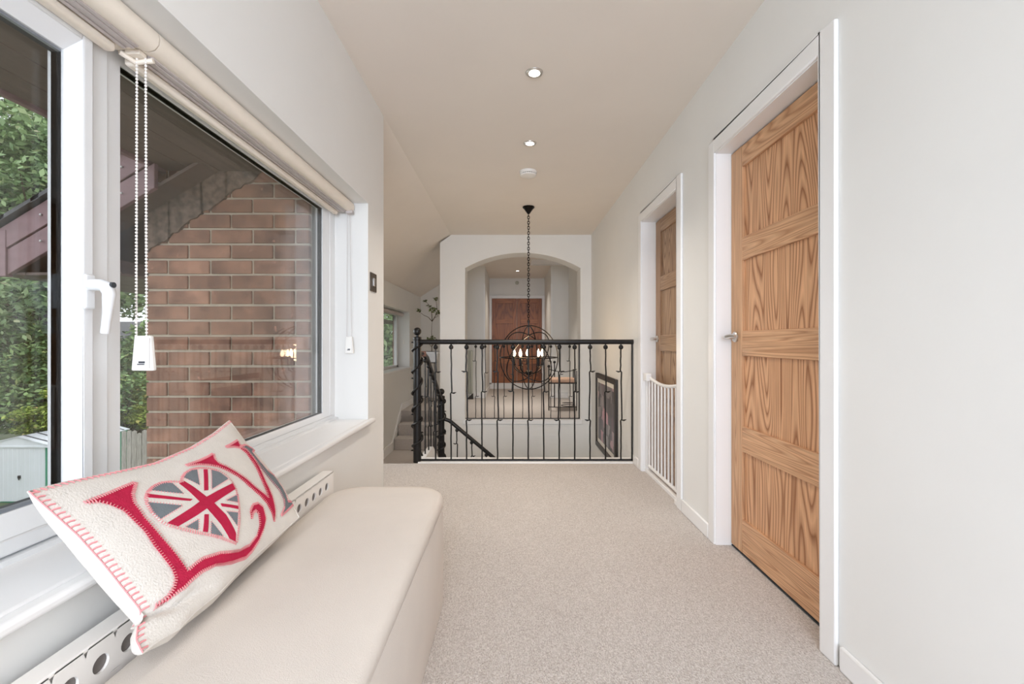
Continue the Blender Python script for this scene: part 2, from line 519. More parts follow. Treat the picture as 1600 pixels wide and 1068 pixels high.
ART = {'L':[[0.0765,0.8417],[0.1635,0.8543],[0.2632,0.8743],[0.2124,0.8047],[0.1888,0.7472],[0.1757,0.6461],[0.1723,0.5149],[0.1771,0.384],[0.1787,0.2603],[0.2556,0.2646],[0.338,0.2313],[0.4584,0.1262],[0.5382,0.094],[0.6004,0.1173],[0.6253,0.196],[0.6475,0.2654],[0.6377,0.3023],[0.6133,0.3031],[0.5857,0.2703],[0.6048,0.3219],[0.641,0.3478],[0.679,0.331],[0.6973,0.2785],[0.6838,0.2046],[0.6566,0.1285],[0.6116,0.0727],[0.5561,0.0464],[0.5079,0.0419],[0.4066,0.0994],[0.2932,0.1884],[0.2322,0.2064],[0.1683,0.2091],[0.1101,0.2026],[0.0697,0.1856],[0.0347,0.1957],[0.0717,0.1993],[0.104,0.2242],[0.1294,0.2663],[0.1382,0.3243],[0.1376,0.3931],[0.1364,0.4809],[0.1441,0.5813],[0.1429,0.6575],[0.1431,0.7314],[0.1291,0.788],[0.1085,0.8279]],'V':[[0.5048,0.8723],[0.5801,0.8596],[0.6822,0.8582],[0.6586,0.8171],[0.6554,0.7665],[0.6756,0.7098],[0.6962,0.6336],[0.7182,0.5374],[0.7406,0.4267],[0.7739,0.3109],[0.7926,0.3625],[0.8316,0.4969],[0.8689,0.613],[0.8864,0.7045],[0.8776,0.7716],[0.8404,0.8148],[0.7874,0.8477],[0.8493,0.8382],[0.91,0.8306],[0.8966,0.7954],[0.9072,0.7355],[0.9088,0.6599],[0.882,0.5602],[0.8416,0.4353],[0.8137,0.3214],[0.7963,0.2353],[0.7582,0.113],[0.7486,0.1875],[0.7421,0.2728],[0.7266,0.3721],[0.7021,0.4828],[0.686,0.5919],[0.6608,0.6784],[0.6368,0.7444],[0.605,0.7928],[0.5626,0.8357]],'E':[[0.8825,0.7756],[0.9408,0.7594],[0.9557,0.7308],[0.989,0.6843],[0.9431,0.6837],[0.931,0.5805],[0.9342,0.4798],[0.965,0.4094],[0.9583,0.3233],[0.9596,0.2328],[0.9424,0.1678],[0.995,0.1386],[0.995,0.1195],[0.8911,0.1149],[0.8284,0.1152],[0.8868,0.1525],[0.9096,0.2107],[0.911,0.2834],[0.8991,0.3702],[0.8927,0.4558],[0.8976,0.5644],[0.9032,0.6635],[0.9127,0.7244]],'H':[[0.4,0.7769],[0.3778,0.7999],[0.3378,0.8159],[0.2977,0.8061],[0.2626,0.7819],[0.2341,0.7439],[0.2176,0.6997],[0.21,0.6425],[0.2109,0.5793],[0.2233,0.5373],[0.2517,0.488],[0.2873,0.4327],[0.3296,0.3814],[0.3635,0.3294],[0.3948,0.2733],[0.4311,0.2138],[0.4581,0.2531],[0.5018,0.3183],[0.547,0.3946],[0.5854,0.4728],[0.6079,0.5317],[0.6203,0.5973],[0.6233,0.6588],[0.609,0.7212],[0.5742,0.7764],[0.5353,0.8097],[0.4948,0.8241],[0.458,0.8197],[0.4311,0.8025],[0.4144,0.773]],'G':[[[0.2769,0.7934],[0.3149,0.8166],[0.3543,0.8132],[0.3745,0.7891],[0.3694,0.689]],[[0.226,0.7213],[0.3235,0.6185],[0.2154,0.5938],[0.2118,0.6514]],[[0.4387,0.8029],[0.4697,0.8229],[0.5017,0.8221],[0.5242,0.8062],[0.4622,0.6956]],[[0.5842,0.7525],[0.6081,0.707],[0.6167,0.6355],[0.6134,0.6239],[0.4964,0.623]],[[0.5949,0.484],[0.5643,0.4344],[0.5129,0.498]],[[0.4764,0.4304],[0.526,0.3716],[0.4786,0.3018]],[[0.3354,0.4919],[0.3053,0.4298],[0.2687,0.4859]],[[0.3801,0.4361],[0.3864,0.3099],[0.3431,0.3729]]],'R':[[[0.3959,0.7704],[0.423,0.7735],[0.45,0.5397],[0.4624,0.4151],[0.4514,0.2649],[0.4308,0.2241],[0.4073,0.2715],[0.4103,0.3863],[0.4015,0.547],[0.3979,0.6047]],[[0.2207,0.5549],[0.2461,0.5077],[0.4453,0.5322],[0.605,0.5274],[0.6174,0.5787],[0.4331,0.6005]],[[0.2539,0.7739],[0.2429,0.7512],[0.3666,0.6248],[0.3794,0.6286]],[[0.4767,0.5016],[0.5488,0.4112],[0.5397,0.3927],[0.4734,0.4807]],[[0.5513,0.7826],[0.5668,0.7691],[0.4762,0.633],[0.4587,0.646]],[[0.3714,0.4989],[0.3869,0.4852],[0.3341,0.3909],[0.3188,0.4091]]]}
EDGES = {'left':[[0.7653,-0.0017],[0.7698,0.0222],[0.7829,0.0366],[0.8067,0.0465],[0.8055,0.1087],[0.8046,0.1674],[0.7995,0.2343],[0.789,0.2913],[0.7796,0.341]],'right':[[1.3397,0.0071],[1.3679,0.1118],[1.3672,0.2036],[1.3586,0.2876],[1.3601,0.3683]],'bot':[[0.7653,-0.0017],[0.8001,-0.0034],[0.8425,-0.0116],[0.8877,-0.0065],[0.9636,-0.0087],[1.0558,0.0008],[1.1116,0.0035],[1.3397,0.0071]],'top':[[0.7796,0.341],[0.8441,0.3366],[0.9568,0.3231],[1.0333,0.3158],[1.1551,0.3241],[1.2609,0.3425],[1.3601,0.3683]]}

# ================================================================ THE SETTING
H = 2.436
XR = 1.04
XL = -0.80
XW = -1.68


def struct(name, mb, mat, label=None, cat=None, parent=None, **k):
    o = mb.build(name, mat, parent, **k)
    if parent is None:
        tag(o, label, cat, kind='structure')
    return o


# floors
m = MB().box(XL, XR + 0.16, -3.0, 3.80, -0.22, 0)
m.box(XW, XL, 2.79, 3.80, -0.22, 0)
struct('floor', m, M['carpet'], 'beige carpet of the near landing beside the bench', 'floor')
m = MB().box(XW, -0.72, 4.29, 6.32, -0.65, -0.485).box(-0.72, -0.70, 5.06, 5.88, -0.65, -0.485)
struct('floor', m, M['carpet'], 'carpeted half landing low behind the ball-topped post', 'floor')
m = MB().box(XW, -0.945, 6.72, 8.25, -0.2, 0).box(-0.945, XR, 6.18, 8.25, -0.2, 0).box(-0.62, 0.90, 5.90, 6.18, -0.2, 0).box(-0.50, 0.72, 8.25, 9.9, -0.2, 0)
struct('floor', m, M['carpet'], 'carpet of the far hall beyond the arch', 'floor')
struct('floor', MB().box(XW - 0.2, XR + 0.2, 3.9, 6.3, -3.0, -2.9), M['carpet'], 'lower hall floor under the stairwell', 'floor')

# ceiling: flat part and the slope over the stair side
m = MB().box(XL - 0.0, XR + 0.15, -3.0, 2.79, H, H + 0.15)
m.box(-0.80, XR + 0.15, 2.79, 10.05, H, H + 0.15)
struct('ceiling', m, M['ceil'], 'flat cream ceiling with round downlights', 'ceiling')
prof = [(-0.80, H), (-0.83, H - 0.012), (-0.88, H - 0.036), (-0.95, H - 0.076), (XW - 0.02, 1.847 + (-0.0)), (XW - 0.02, 2.05), (-0.84, H + 0.14), (-0.80, H + 0.14)]
struct('ceiling', MB().prism(prof, 'y', 2.79, 8.4), M['ceil'], 'sloping ceiling over the stairs on the left', 'ceiling', smooth=40)

# near left wall with the window opening
WY0, WY1, WZ0, WZ1 = -0.30, 2.49, 0.58, 1.80
m = MB()
m.box(-1.12, XL, -3.0, WY0, 0, H).box(-1.12, XL, WY0, WY1, 0, WZ0).box(-1.12, XL, WY0, WY1, WZ1, H).box(-1.12, XL, WY1, 2.79, 0, H)
struct('wall_left', m, M['wall'], 'white wall around the near window on the left', 'wall')
struct('wall_rear', MB().box(-1.1, -0.70, -3.15, -3.0, 0, H).box(0.90, XR + 0.15, -3.15, -3.0, 0, H).box(-0.70, 0.90, -3.15, -3.0, 0, 0.65).box(-0.70, 0.90, -3.15, -3.0, 2.25, H), M['wall'],
       'white end wall behind the viewer', 'wall')
# wing walls
struct('wall_wing_near', MB().box(-1.93, -1.12, 2.445, 2.79, -3.0, 2.0), M['wall'], 'white return wall round the corner left of the stairs', 'wall')
m = MB()
VY0, VY1, VZ0, VZ1 = 5.55, 7.35, 0.60, 1.52
m.box(-1.93, XW, 2.79, 3.2, -2.9, 1.85).box(-1.93, XW, 3.2, 4.7, -2.9, VZ0).box(-1.93, XW, 3.2, 4.7, VZ1, 1.85).box(-1.93, XW, 4.7, VY0, -2.9, 1.85).box(-1.93, XW, VY0, VY1, -2.9, VZ0).box(-1.93, XW, VY0, VY1, VZ1, 1.85).box(-1.93, XW, VY1, 8.25, -2.9, 1.85)
struct('wall_wing', m, M['wall'], 'low beige wall with a small window left of the stairs', 'wall')
m = MB()
m.prism([(XW - 0.1, -0.2), (-0.50, -0.2), (-0.50, H), (-0.80, H), (XW - 0.1, 1.80)], 'y', 8.25, 8.4)
m.box(0.72, XR + 0.15, 8.25, 8.4, 0, H)
m.box(-0.62, -0.50, 8.4, 10.0, 0, H).box(0.72, 0.84, 8.4, 10.0, 0, H)
struct('wall_back', m, M['wall'], 'grey-beige wall of the far hall either side of the wardrobe recess', 'wall')
struct('wall_end', MB().box(-0.62, 0.84, 9.9, 10.05, 0, H), M['wall'], 'end wall above the red-brown double doors', 'wall')

# arch wall
AY0, AY1 = 5.88, 6.18
ax0, ax1, az, ar = -0.616, 0.898, 2.00, 0.20
m = MB()
m.box(-0.945, XR, AY0, 5.90, -2.9, -0.001).box(-0.945, XR, 5.90, AY1, -2.9, -0.2)
hw = (ax1 - ax0) / 2
rad = (hw * hw + ar * ar) / (2 * ar)
cxm = (ax0 + ax1) / 2
n = 28
arc = []
for i in range(n + 1):
    x = ax0 + (ax1 - ax0) * i / n
    z = az + ar - rad + math.sqrt(rad * rad - (x - cxm) ** 2)
    arc.append((x, z))
m.prism([(-0.945, 0.0), (ax0, 0.0)] + arc + [(ax1, 0.0), (XR, 0.0), (XR, H), (-0.80, H), (-0.945, H - 0.105)], 'y', AY0, AY1)
o = struct('wall_arch', m, M['wall'], 'cream wall with the wide shallow arch', 'wall', smooth=25)

# right wall with two door openings
D1 = (1.501, 2.275)
D2 = (2.80, 3.57)
DH = 1.985
m = MB()
xo = XR + 0.16
LA = 0.028
m.box(XR, xo, -3.0, D1[0] - LA, 0, H).box(XR, xo, D1[0] - LA, D1[1] + LA, DH + LA, H).box(XR, xo, D1[1] + LA, D2[0] - LA, 0, H)
m.box(XR, xo, D2[0] - LA, D2[1] + LA, DH + LA, H).box(XR, xo, D2[1] + LA, 3.80, 0, H).box(XR, xo, 3.80, 8.4, -2.9, H)
struct('wall_right', m, M['wall'], 'long white wall on the right with two wooden doors', 'wall')

# stairwell drops
struct('wall_stairwell', MB().box(-0.80, XR, 3.80, 3.96, -2.9, -0.02), M['wall'], 'wall under the near landing edge in the stairwell', 'wall')
struct('trim_1', MB().box(-0.80, XR, 3.80, 3.97, -0.02, 0.010), M['trim'], 'white painted edge board under the near railing', 'trim', bevel=0.004)
struct('trim_2', MB().box(ax0 - 0.02, ax1 + 0.02, 5.865, 5.99, -0.045, 0.012), M['trim'], 'white painted edge board under the arch railing', 'trim', bevel=0.003)
# white stringer beside the steps down, under the sloping rail
struct('trim_3', MB().prism([(3.97, 0.0), (4.42, 0.0), (5.02, -0.36), (5.02, -0.65), (3.97, -0.65)], 'x', -0.83, -0.775), M['trim'],
       'white sloping side board between the two black posts', 'trim', bevel=0.004)
# skirting strings on the wing wall
m = MB().prism([(2.79, 0.0), (2.79, 0.09), (3.80, 0.09), (4.36, -0.37), (6.25, -0.37), (6.80, 0.10), (8.25, 0.10), (8.25, 0.0), (6.84, 0.0), (6.3, -0.485), (4.3, -0.485), (3.80, 0.0)], 'x', XW, XW + 0.018)
struct('baseboard_wing', m, M['trim'], 'white skirting climbing beside the carpeted steps', 'baseboard')


def baseboard(name, boxes, label):
    mm = MB()
    for b in boxes:
        mm.box(*b)
    struct(name, mm, M['trim'], label, 'baseboard', bevel=0.006)


baseboard('baseboard_right', [(XR - 0.016, XR, -3.0, 1.405, 0, 0.078), (XR - 0.016, XR, 2.345, 2.715, 0, 0.078), (XR - 0.016, XR, 3.645, 3.80, 0, 0.078)],
          'white skirting along the right wall')
baseboard('baseboard_left', [(XL, XL + 0.016, -3.0, 2.79, 0, 0.078), (XL, XL + 0.016, 2.79, 2.806, 0, 0.078)], 'white skirting under the near window')
baseboard('baseboard_back', [(XW + 0.02, -0.50, 8.234, 8.25, 0, 0.10), (0.72, XR, 8.234, 8.25, 0, 0.10), (-0.50, -0.484, 8.25, 9.88, 0, 0.1), (0.704, 0.72, 8.25, 9.88, 0, 0.1),
                            (XR - 0.016, XR, 6.18, 8.234, 0, 0.1)], 'white skirting round the far hall')


# stairs (carpeted)
def stairs(label, steps, base):
    t = thing('staircase', base, label, 'stairs')
    for s in steps:
        MB().box(*s).build('step', M['carpet'], t, bevel=0.018, seg=3)
    return t


stairs('two carpeted steps down beside the near black post', [(XW + 0.02, -0.835, 3.80, 4.045, -0.5, -0.162), (XW + 0.02, -0.835, 4.045, 4.29, -0.5, -0.323)], (-1.25, 4.0, -0.485))
stairs('carpeted steps up to the plant beside the small window', [(XW + 0.02, -0.945, 6.30, 6.51, -0.5, -0.323), (XW + 0.02, -0.945, 6.51, 6.73, -0.5, -0.162), (XW + 0.02, -0.945, 6.72, 6.93, -0.5, 0.004)], (-1.3, 6.5, -0.485))
stairs('main carpeted flight going down to the right below the arch', [(-0.70 + 0.215 * k, -0.70 + 0.215 * (k + 1), 5.07, 5.87, -0.78 - 0.19 * k, -0.675 - 0.19 * k) for k in range(8)], (0.1, 5.45, -2.2))

# door_1, door_2 in the right wall


def lever(parent, x, y, z):
    """rose on the leaf face at x, lever running towards -y (the hinge side)"""
    r = MB().lathe([(0.001, 0), (0.026, 0), (0.026, -0.006), (0.022, -0.010), (0.001, -0.010)], (x, y, z), 24, 'x').build('handle_rose', M['chrome'], parent)
    pts = [(x - 0.008, y, z), (x - 0.040, y + 0.002, z), (x - 0.052, y - 0.006, z), (x - 0.056, y - 0.030, z + 0.001), (x - 0.056, y - 0.070, z + 0.005), (x - 0.055, y - 0.105, z + 0.003)]
    MB().tube(pts, [0.010, 0.010, 0.011, 0.011, 0.009, 0.006], 10).build('lever_handle', M['chrome'], parent)


def side_door(name, ya, yb, xf, mats, label):
    t = thing(name, (XR, (ya + yb) / 2, 0), label, 'door', kind='structure')
    # lining, architrave
    a = 0.028
    lm = MB().box(XR - 0.004, xo, ya - a, ya, 0, DH + a).box(XR - 0.004, xo, yb, yb + a, 0, DH + a).box(XR - 0.004, xo, ya, yb, DH, DH + a)
    lm.build('door_lining', M['trim'], t)
    w = 0.074
    am = MB().box(XR - 0.015, XR, ya - w - 0.004, ya - 0.004, 0, DH + w).box(XR - 0.015, XR, yb + 0.004, yb + w - 0.006, 0, DH + w)
    am.box(XR - 0.015, XR, ya - 0.004, yb + 0.004, DH + 0.004, DH + w)
    am.build('architrave', M['trim'], t, bevel=0.005)
    sm = MB().box(xf + 0.042, xf + 0.056, ya, ya + 0.014, 0, DH).box(xf + 0.042, xf + 0.056, yb - 0.014, yb, 0, DH).box(xf + 0.042, xf + 0.056, ya, yb, DH - 0.014, DH)
    sm.build('door_stop', M['trim'], t)
    y0, y1 = ya + 0.003, yb - 0.003
    st = 0.106
    pv, pr, ps = mats
    th = 0.040
    for a0, a1 in ((y0, y0 + st), (y1 - st, y1)):
        MB().box(xf, xf + th, a0, a1, 0.012, 1.978).build('stile', M[ps], t, bevel=0.0015)
    rails = [(1.878, 1.978), (1.425, 1.536), (0.962, 1.083), (0.500, 0.623), (0.012, 0.173)]
    for z0, z1 in rails:
        MB().box(xf + 0.0005, xf + th, y0 + st, y1 - st, z0, z1).build('rail', M[pr], t, bevel=0.003)
    for k in range(4):
        MB().box(xf + 0.013, xf + th - 0.01, y0 + st, y1 - st, rails[k + 1][1], rails[k][0]).build('panel', M[pv], t)
    lever(t, xf, y1 - 0.045, 1.055)
    # dark strip in the seal colour, standing in for shade under the leaf
    MB().box(xf + 0.001, xf + 0.036, y0, y1, 0.0005, 0.006).build('under_leaf_shade', M['blackgap'], t)
    return t


side_door('door_1', D1[0], D1[1], 1.112, ('oak_v', 'oak_r', 'oak_s'), 'large warm knotty wooden four-panel door nearest on the right')
side_door('door_2', D2[0], D2[1], 1.145, ('oakd_v', 'oakd_r', 'oakd_s'), 'brown wooden four-panel door behind the white baby gate')

# door_3: double wardrobe doors at the far end
t = thing('door_3', (0.11, 9.88, 0.127), 'red-brown double wardrobe doors seen through the arch', 'door', kind='structure')
MB().box(-0.50, -0.445, 9.86, 9.9, 0.10, 2.05).box(0.66, 0.72, 9.86, 9.9, 0.10, 2.05).box(-0.445, 0.66, 9.86, 9.9, 1.99, 2.05).build('door_frame', M['trim'], t, bevel=0.004)
MB().box(-0.50, 0.72, 9.86, 9.9, 0.0, 0.127).build('plinth', M['trim'], t)
for x0, x1, s in ((-0.443, 0.104, 1), (0.110, 0.658, -1)):
    lf = MB().box(x0, x0 + 0.085, 9.868, 9.895, 0.13, 1.985).box(x1 - 0.085, x1, 9.868, 9.895, 0.13, 1.985).build('stile', M['red_v'], t, bevel=0.002)
    zs = [(1.885, 1.985), (1.44, 1.53), (0.98, 1.09), (0.55, 0.65), (0.13, 0.27)]
    for z0, z1 in zs:
        MB().box(x0 + 0.085, x1 - 0.085, 9.869, 9.895, z0, z1).build('rail', M['red_r'], t, bevel=0.002)
    for k in range(4):
        MB().box(x0 + 0.085, x1 - 0.085, 9.889, 9.894, zs[k + 1][1], zs[k][0]).build('panel', M['red_v'], t)
    MB().ball((0.107 - s * 0.035, 9.855, 1.05), 0.014).build('door_knob', M['chrome'], t)
# cased opening lines on the recess sides
struct('trim_4', MB().box(-0.52, -0.495, 8.238, 8.27, 0, 2.10).box(0.715, 0.74, 8.238, 8.27, 0, 2.10), M['trim'], 'thin white corner beads of the wardrobe recess', 'trim')
# loft hatch
m = MB().box(0.34, 0.96, 7.62, 7.66, H - 0.012, H).box(0.34, 0.96, 8.12, 8.16, H - 0.012, H).box(0.34, 0.38, 7.66, 8.12, H - 0.012, H).box(0.92, 0.96, 7.66, 8.12, H - 0.012, H).box(0.38, 0.92, 7.66, 8.12, H - 0.005, H)
struct('trim_5', m, M['trim'], 'white loft hatch in the ceiling past the arch', 'hatch', bevel=0.003)

# ---------------------------------------------------------------- window_1 (near left)
t = thing('window_1', (-1.0, 1.1, 0.6), 'large white plastic window beside the bench', 'window', kind='structure')
FX = -0.985
xb = -1.0345
f = MB()
f.box(xb, FX, WY0, WY1, 0.60, 0.632).box(xb, FX, WY0, WY1, 1.762, WZ1).box(xb, FX, 2.425, WY1, 0.632, 1.762).box(xb, FX, WY0, WY0 + 0.05, 0.632, 1.762)
f.box(xb, FX, 1.048, 1.093, 0.632, 1.762)
f.build('window_frame', M['upvc'], t, bevel=0.003)
# bevelled beads round the fixed pane: picture-frame prisms
bd = MB()
GX = -1.0


def bead(mb, y0, y1, z0, z1, w, xi, xg):
    """sloping glazing bead: from the frame face xi (outside edge) down to the glass at xg (inside edge)"""
    o4 = [(y0, z0), (y1, z0), (y1, z1), (y0, z1)]
    wl, wr, wb, wt = w
    i4 = [(y0 + wl, z0 + wb), (y1 - wr, z0 + wb), (y1 - wr, z1 - wt), (y0 + wl, z1 - wt)]
    vs = [(xi, a, b) for a, b in o4] + [(xg, a, b) for a, b in i4] + [(xb, a, b) for a, b in o4] + [(xb, a, b) for a, b in i4]
    fs = []
    for k in range(4):
        j = (k + 1) % 4
        fs += [(k, j, j + 4, k + 4), (k + 8, k + 12, j + 12, j + 8), (k, k + 8, j + 8, j), (k + 4, j + 4, j + 12, k + 12)]
    mb.add(vs, fs)


bead(bd, 1.093, 2.425, 0.632, 1.762, (0.049, 0.062, 0.024, 0.027), FX - 0.003, GX + 0.001)
bd.build('glazing_bead', M['upvc'], t)


def pane(t, y0, y1, z0, z1, gx):
    for q, nm in ((gx - 0.004, 'glass_pane'), (gx - 0.032, 'glass_pane')):
        MB().box(q, q + 0.004, y0 - 0.008, y1 + 0.008, z0 - 0.008, z1 + 0.008).build(nm, M['glass'], t, smooth=0)
    e = 0.010
    for a, b, mt in ((gx - 0.0275, gx - 0.0125, 'blackgap'), (gx - 0.0125, gx - 0.0045, 'greyseal')):
        s = MB()
        s.box(a, b, y0 - e, y0, z0, z1).box(a, b, y1, y1 + e, z0, z1).box(a, b, y0 - e, y1 + e, z0 - e, z0).box(a, b, y0 - e, y1 + e, z1, z1 + e)
        s.build('pane_spacer', M[mt], t, smooth=0)


pane(t, 1.142, 2.363, 0.656, 1.735, GX)
# opening sash on the left
sh = MB()
SX = -0.972
y0, y1, z0, z1 = WY0 + 0.03, 1.042, 0.6185, 1.7605
sh.box(xb, SX, y0, y0 + 0.03, z0, z1).box(xb, SX, y1 - 0.026, y1, z0, z1).box(xb, SX, y0 + 0.03, y1 - 0.026, z0, z0 + 0.032).box(xb, SX, y0 + 0.03, y1 - 0.026, z1 - 0.045, z1)
sa = sh.build('opening_sash', M['upvc'], t, bevel=0.004)
bd = MB()
bead(bd, y0 + 0.03, y1 - 0.026, z0 + 0.032, z1 - 0.045, (0.02, 0.018, 0.042, 0.034), SX - 0.002, GX + 0.001)
bd.build('glazing_bead', M['upvc'], sa)
pane(t, y0 + 0.05, 0.998, 0.700, 1.676, GX)
# espagnolette handle on the sash
hm = MB().box(SX, SX + 0.010, 1.010, 1.038, 1.105, 1.185)
hn = hm.build('window_handle', M['upvc'], t, bevel=0.006, seg=3)
MB().tube([(SX + 0.008, 1.022, 1.160), (SX + 0.034, 1.022, 1.160), (SX + 0.046, 1.024, 1.156), (SX + 0.050, 1.026, 1.140), (SX + 0.042, 1.030, 1.095), (SX + 0.034, 1.032, 1.050)],
          [0.013, 0.014, 0.015, 0.013, 0.0095, 0.0085], 12).build('lever', M['upvc'], hn)
MB().lathe([(0.001, 0.0), (0.0065, 0.0), (0.0065, 0.0075), (0.001, 0.0075)], (SX + 0.055, 1.024, 1.160), 14, 'x').build('key_barrel', M['blackgap'], hn)
# sill board
m = MB().box(-1.0, XL, WY0, WY1, WZ0, 0.602).box(XL, -0.768, WY0 - 0.04, 2.535, WZ0, 0.602)
m.build('window_sill', M['trim'], t, bevel=0.008, seg=3)
struct('trim_6', MB().box(-0.985, -0.966, WY0, WY1, 0.602, 0.613), M['upvc'], 'thin white bead along the back of the near window sill', 'trim')

# window_2 (wing)
t = thing('window_2', (-1.85, 6.45, 0.6), 'small white window low on the wall by the carpeted steps', 'window', kind='structure')
f = MB()
xa, xbb = -1.92, -1.87
f.box(xa, xbb, VY0, VY1, VZ0, VZ0 + 0.06).box(xa, xbb, VY0, VY1, VZ1 - 0.06, VZ1).box(xa, xbb, VY0, VY0 + 0.06, VZ0, VZ1).box(xa, xbb, VY1 - 0.075, VY1, VZ0, VZ1).box(xa, xbb, 6.2, 6.26, VZ0, VZ1)
f.build('window_frame', M['upvc'], t, bevel=0.004)
MB().box(-1.90, -1.896, VY0 + 0.05, VY1 - 0.05, VZ0 + 0.05, VZ1 - 0.05).build('glass_pane', M['glass'], t, smooth=0)
MB().box(-1.87, XW + 0.022, VY0 - 0.03, VY1 + 0.025, VZ0 - 0.0, VZ0 + 0.022).build('window_sill', M['trim'], t, bevel=0.006)
t = thing('roller_blind', (-1.8, 6.45, 1.45), 'grey rolled blind at the head of the small wing window', 'blind')
MB().tube([(-1.80, VY0 + 0.02, 1.478), (-1.80, VY1 - 0.02, 1.478)], 0.030, 16).build('fabric_roll', M['pleat'], t)
MB().box(-1.81, -1.79, VY1 - 0.012, VY1, 1.44, 1.52).build('end_bracket', M['plastic'], t)
MB().box(-1.79, -1.765, VY1 - 0.012, VY1 - 0.002, 1.00, 1.07).build('cord_weight', M['plastic'], t, bevel=0.003)

t = thing('added_window_4', (-1.85, 3.95, 0.6), 'white wing window added out of view round the corner for fill light', 'window', kind='structure')  # unseen window added to carry the fill light round the corner
f = MB()
f.box(xa, xbb, 3.2, 4.7, VZ0, VZ0 + 0.06).box(xa, xbb, 3.2, 4.7, VZ1 - 0.06, VZ1).box(xa, xbb, 3.2, 3.26, VZ0, VZ1).box(xa, xbb, 4.64, 4.7, VZ0, VZ1)
f.build('window_frame', M['upvc'], t, bevel=0.004)
MB().box(-1.90, -1.896, 3.25, 4.65, VZ0 + 0.05, VZ1 - 0.05).build('glass_pane', M['glass'], t, smooth=0)
# added_window_3 is an unseen opening added behind the viewer for fill light
t = thing('added_window_3', (0.1, -3.07, 0.65), 'large unseen window added in the end wall behind the viewer for fill light', 'window', kind='structure')
f = MB()
f.box(-0.70, 0.90, -3.12, -3.05, 0.65, 0.71).box(-0.70, 0.90, -3.12, -3.05, 2.19, 2.25).box(-0.70, -0.64, -3.12, -3.05, 0.65, 2.25).box(0.84, 0.90, -3.12, -3.05, 0.65, 2.25).box(0.07, 0.13, -3.12, -3.05, 0.65, 2.25)
f.build('window_frame', M['upvc'], t, bevel=0.004)
MB().box(-0.66, 0.86, -3.09, -3.086, 0.69, 2.21).build('glass_pane', M['glass'], t, smooth=0)

# ---------------------------------------------------------------- outside: brick gable of the wing
GYF = 2.40
t = MB().box(-1.955, -1.09, GYF + 0.010, 2.445, -4.1, 2.35).build('wall_outside', M['mortar'])
tag(t, 'brown brick wall of the wing outside the near window', 'wall', kind='structure')
base = BASE[t]
PH, BH = 0.0818, 0.0695


def brick_mesh(L_):
    mb = MB().box(0, L_, 0, 0.03, 0, BH)
    me = bpy.data.meshes.new('brick')
    me.from_pydata(mb.v, [], mb.f)
    bm = bmesh.new(); bm.from_mesh(me)
    bmesh.ops.bevel(bm, geom=list(bm.edges), offset=0.0025, segments=1, affect='EDGES')
    bm.to_mesh(me); bm.free()
    me.materials.append(M['brick'])
    return me


bcache = {}
rnd = random.Random(4)
for row in range(-12, 19):
    z = 0.900 + PH * row + 0.006
    xs = [-1.96]
    first = 0.108 if row % 2 == 0 else 0.220
    x = -1.96
    L_ = first
    while x < -1.09:
        x1 = min(x + L_, -1.088)
        w = round(x1 - x, 3)
        if w > 0.02:
            if w not in bcache:
                bcache[w] = brick_mesh(w)
            b = bpy.data.objects.new('brick', bcache[w])
            b.parent = t
            b.location = (x - base.x, GYF + rnd.uniform(-0.0025, 0.0025) - base.y, z - base.z + rnd.uniform(-0.001, 0.001))
            C.objects.link(b)
        x += L_ + 0.011
        L_ = 0.217
# side of the wing outside wall
struct('wall_outside_side', MB().box(-1.958, -1.93, 2.445, 3.2, -4.1, 1.9).box(-1.958, -1.93, 3.2, 4.7, -4.1, VZ0).box(-1.958, -1.93, 3.2, 4.7, VZ1, 1.9).box(-1.958, -1.93, 4.7, VY0, -4.1, 1.9).box(-1.958, -1.93, VY1, 8.4, -4.1, 1.9).box(-1.958, -1.93, VY0, VY1, -4.1, VZ0).box(-1.958, -1.93, VY0, VY1, VZ1, 1.9), M['brick'], 'outer side face of the brick wing', 'wall')
# smeared cement fillet along the roof line
m = MB()
NB = 60
for i in range(NB):
    xa_ = -1.958 + 0.87 * i / NB
    xb_ = -1.958 + 0.87 * (i + 1) / NB
    lo = lambda x: 1.507 + 0.69 * (x + 1.96) + 0.012 * noise.noise(Vector((x * 9, 0.2, 0))) + 0.018 * noise.noise(Vector((x * 30, 1.2, 0)))
    hi = lambda x: 1.70 + 0.61 * (x + 1.96)
    m.add([(xa_, GYF - 0.010, lo(xa_)), (xb_, GYF - 0.010, lo(xb_)), (xb_, GYF - 0.018, hi(xb_)), (xa_, GYF - 0.018, hi(xa_)),
           (xa_, GYF + 0.02, lo(xa_)), (xb_, GYF + 0.02, lo(xb_)), (xb_, GYF + 0.02, hi(xb_)), (xa_, GYF + 0.02, hi(xa_))],
          [(0, 1, 2, 3), (7, 6, 5, 4), (0, 4, 5, 1), (3, 2, 6, 7), (0, 3, 7, 4), (1, 5, 6, 2)])
m.build('cement_fillet', M['cement'], t, smooth=80)

# main eave over the near window
t = thing('roof_eave', (-1.4, 0.5, 1.93), 'dark brown roof eave above the near window outside', 'roof', kind='structure')
for k in range(5):
    MB().box(-1.12 - 0.14 * (k + 1) + 0.004, -1.12 - 0.14 * k, -2.5, 2.36, 1.93, 1.945).build('soffit_board', M['soffit'], t, bevel=0.002)
MB().box(-1.845, -1.82, -2.5, 2.36, 1.915, 2.08).build('fascia_board', M['barge'], t, bevel=0.003)
MB().prism([(-1.93, 2.05), (-1.10, 2.55), (-1.10, 2.60), (-1.93, 2.10)], 'y', -2.6, 2.40).build('tile_course', M['tile'], t)
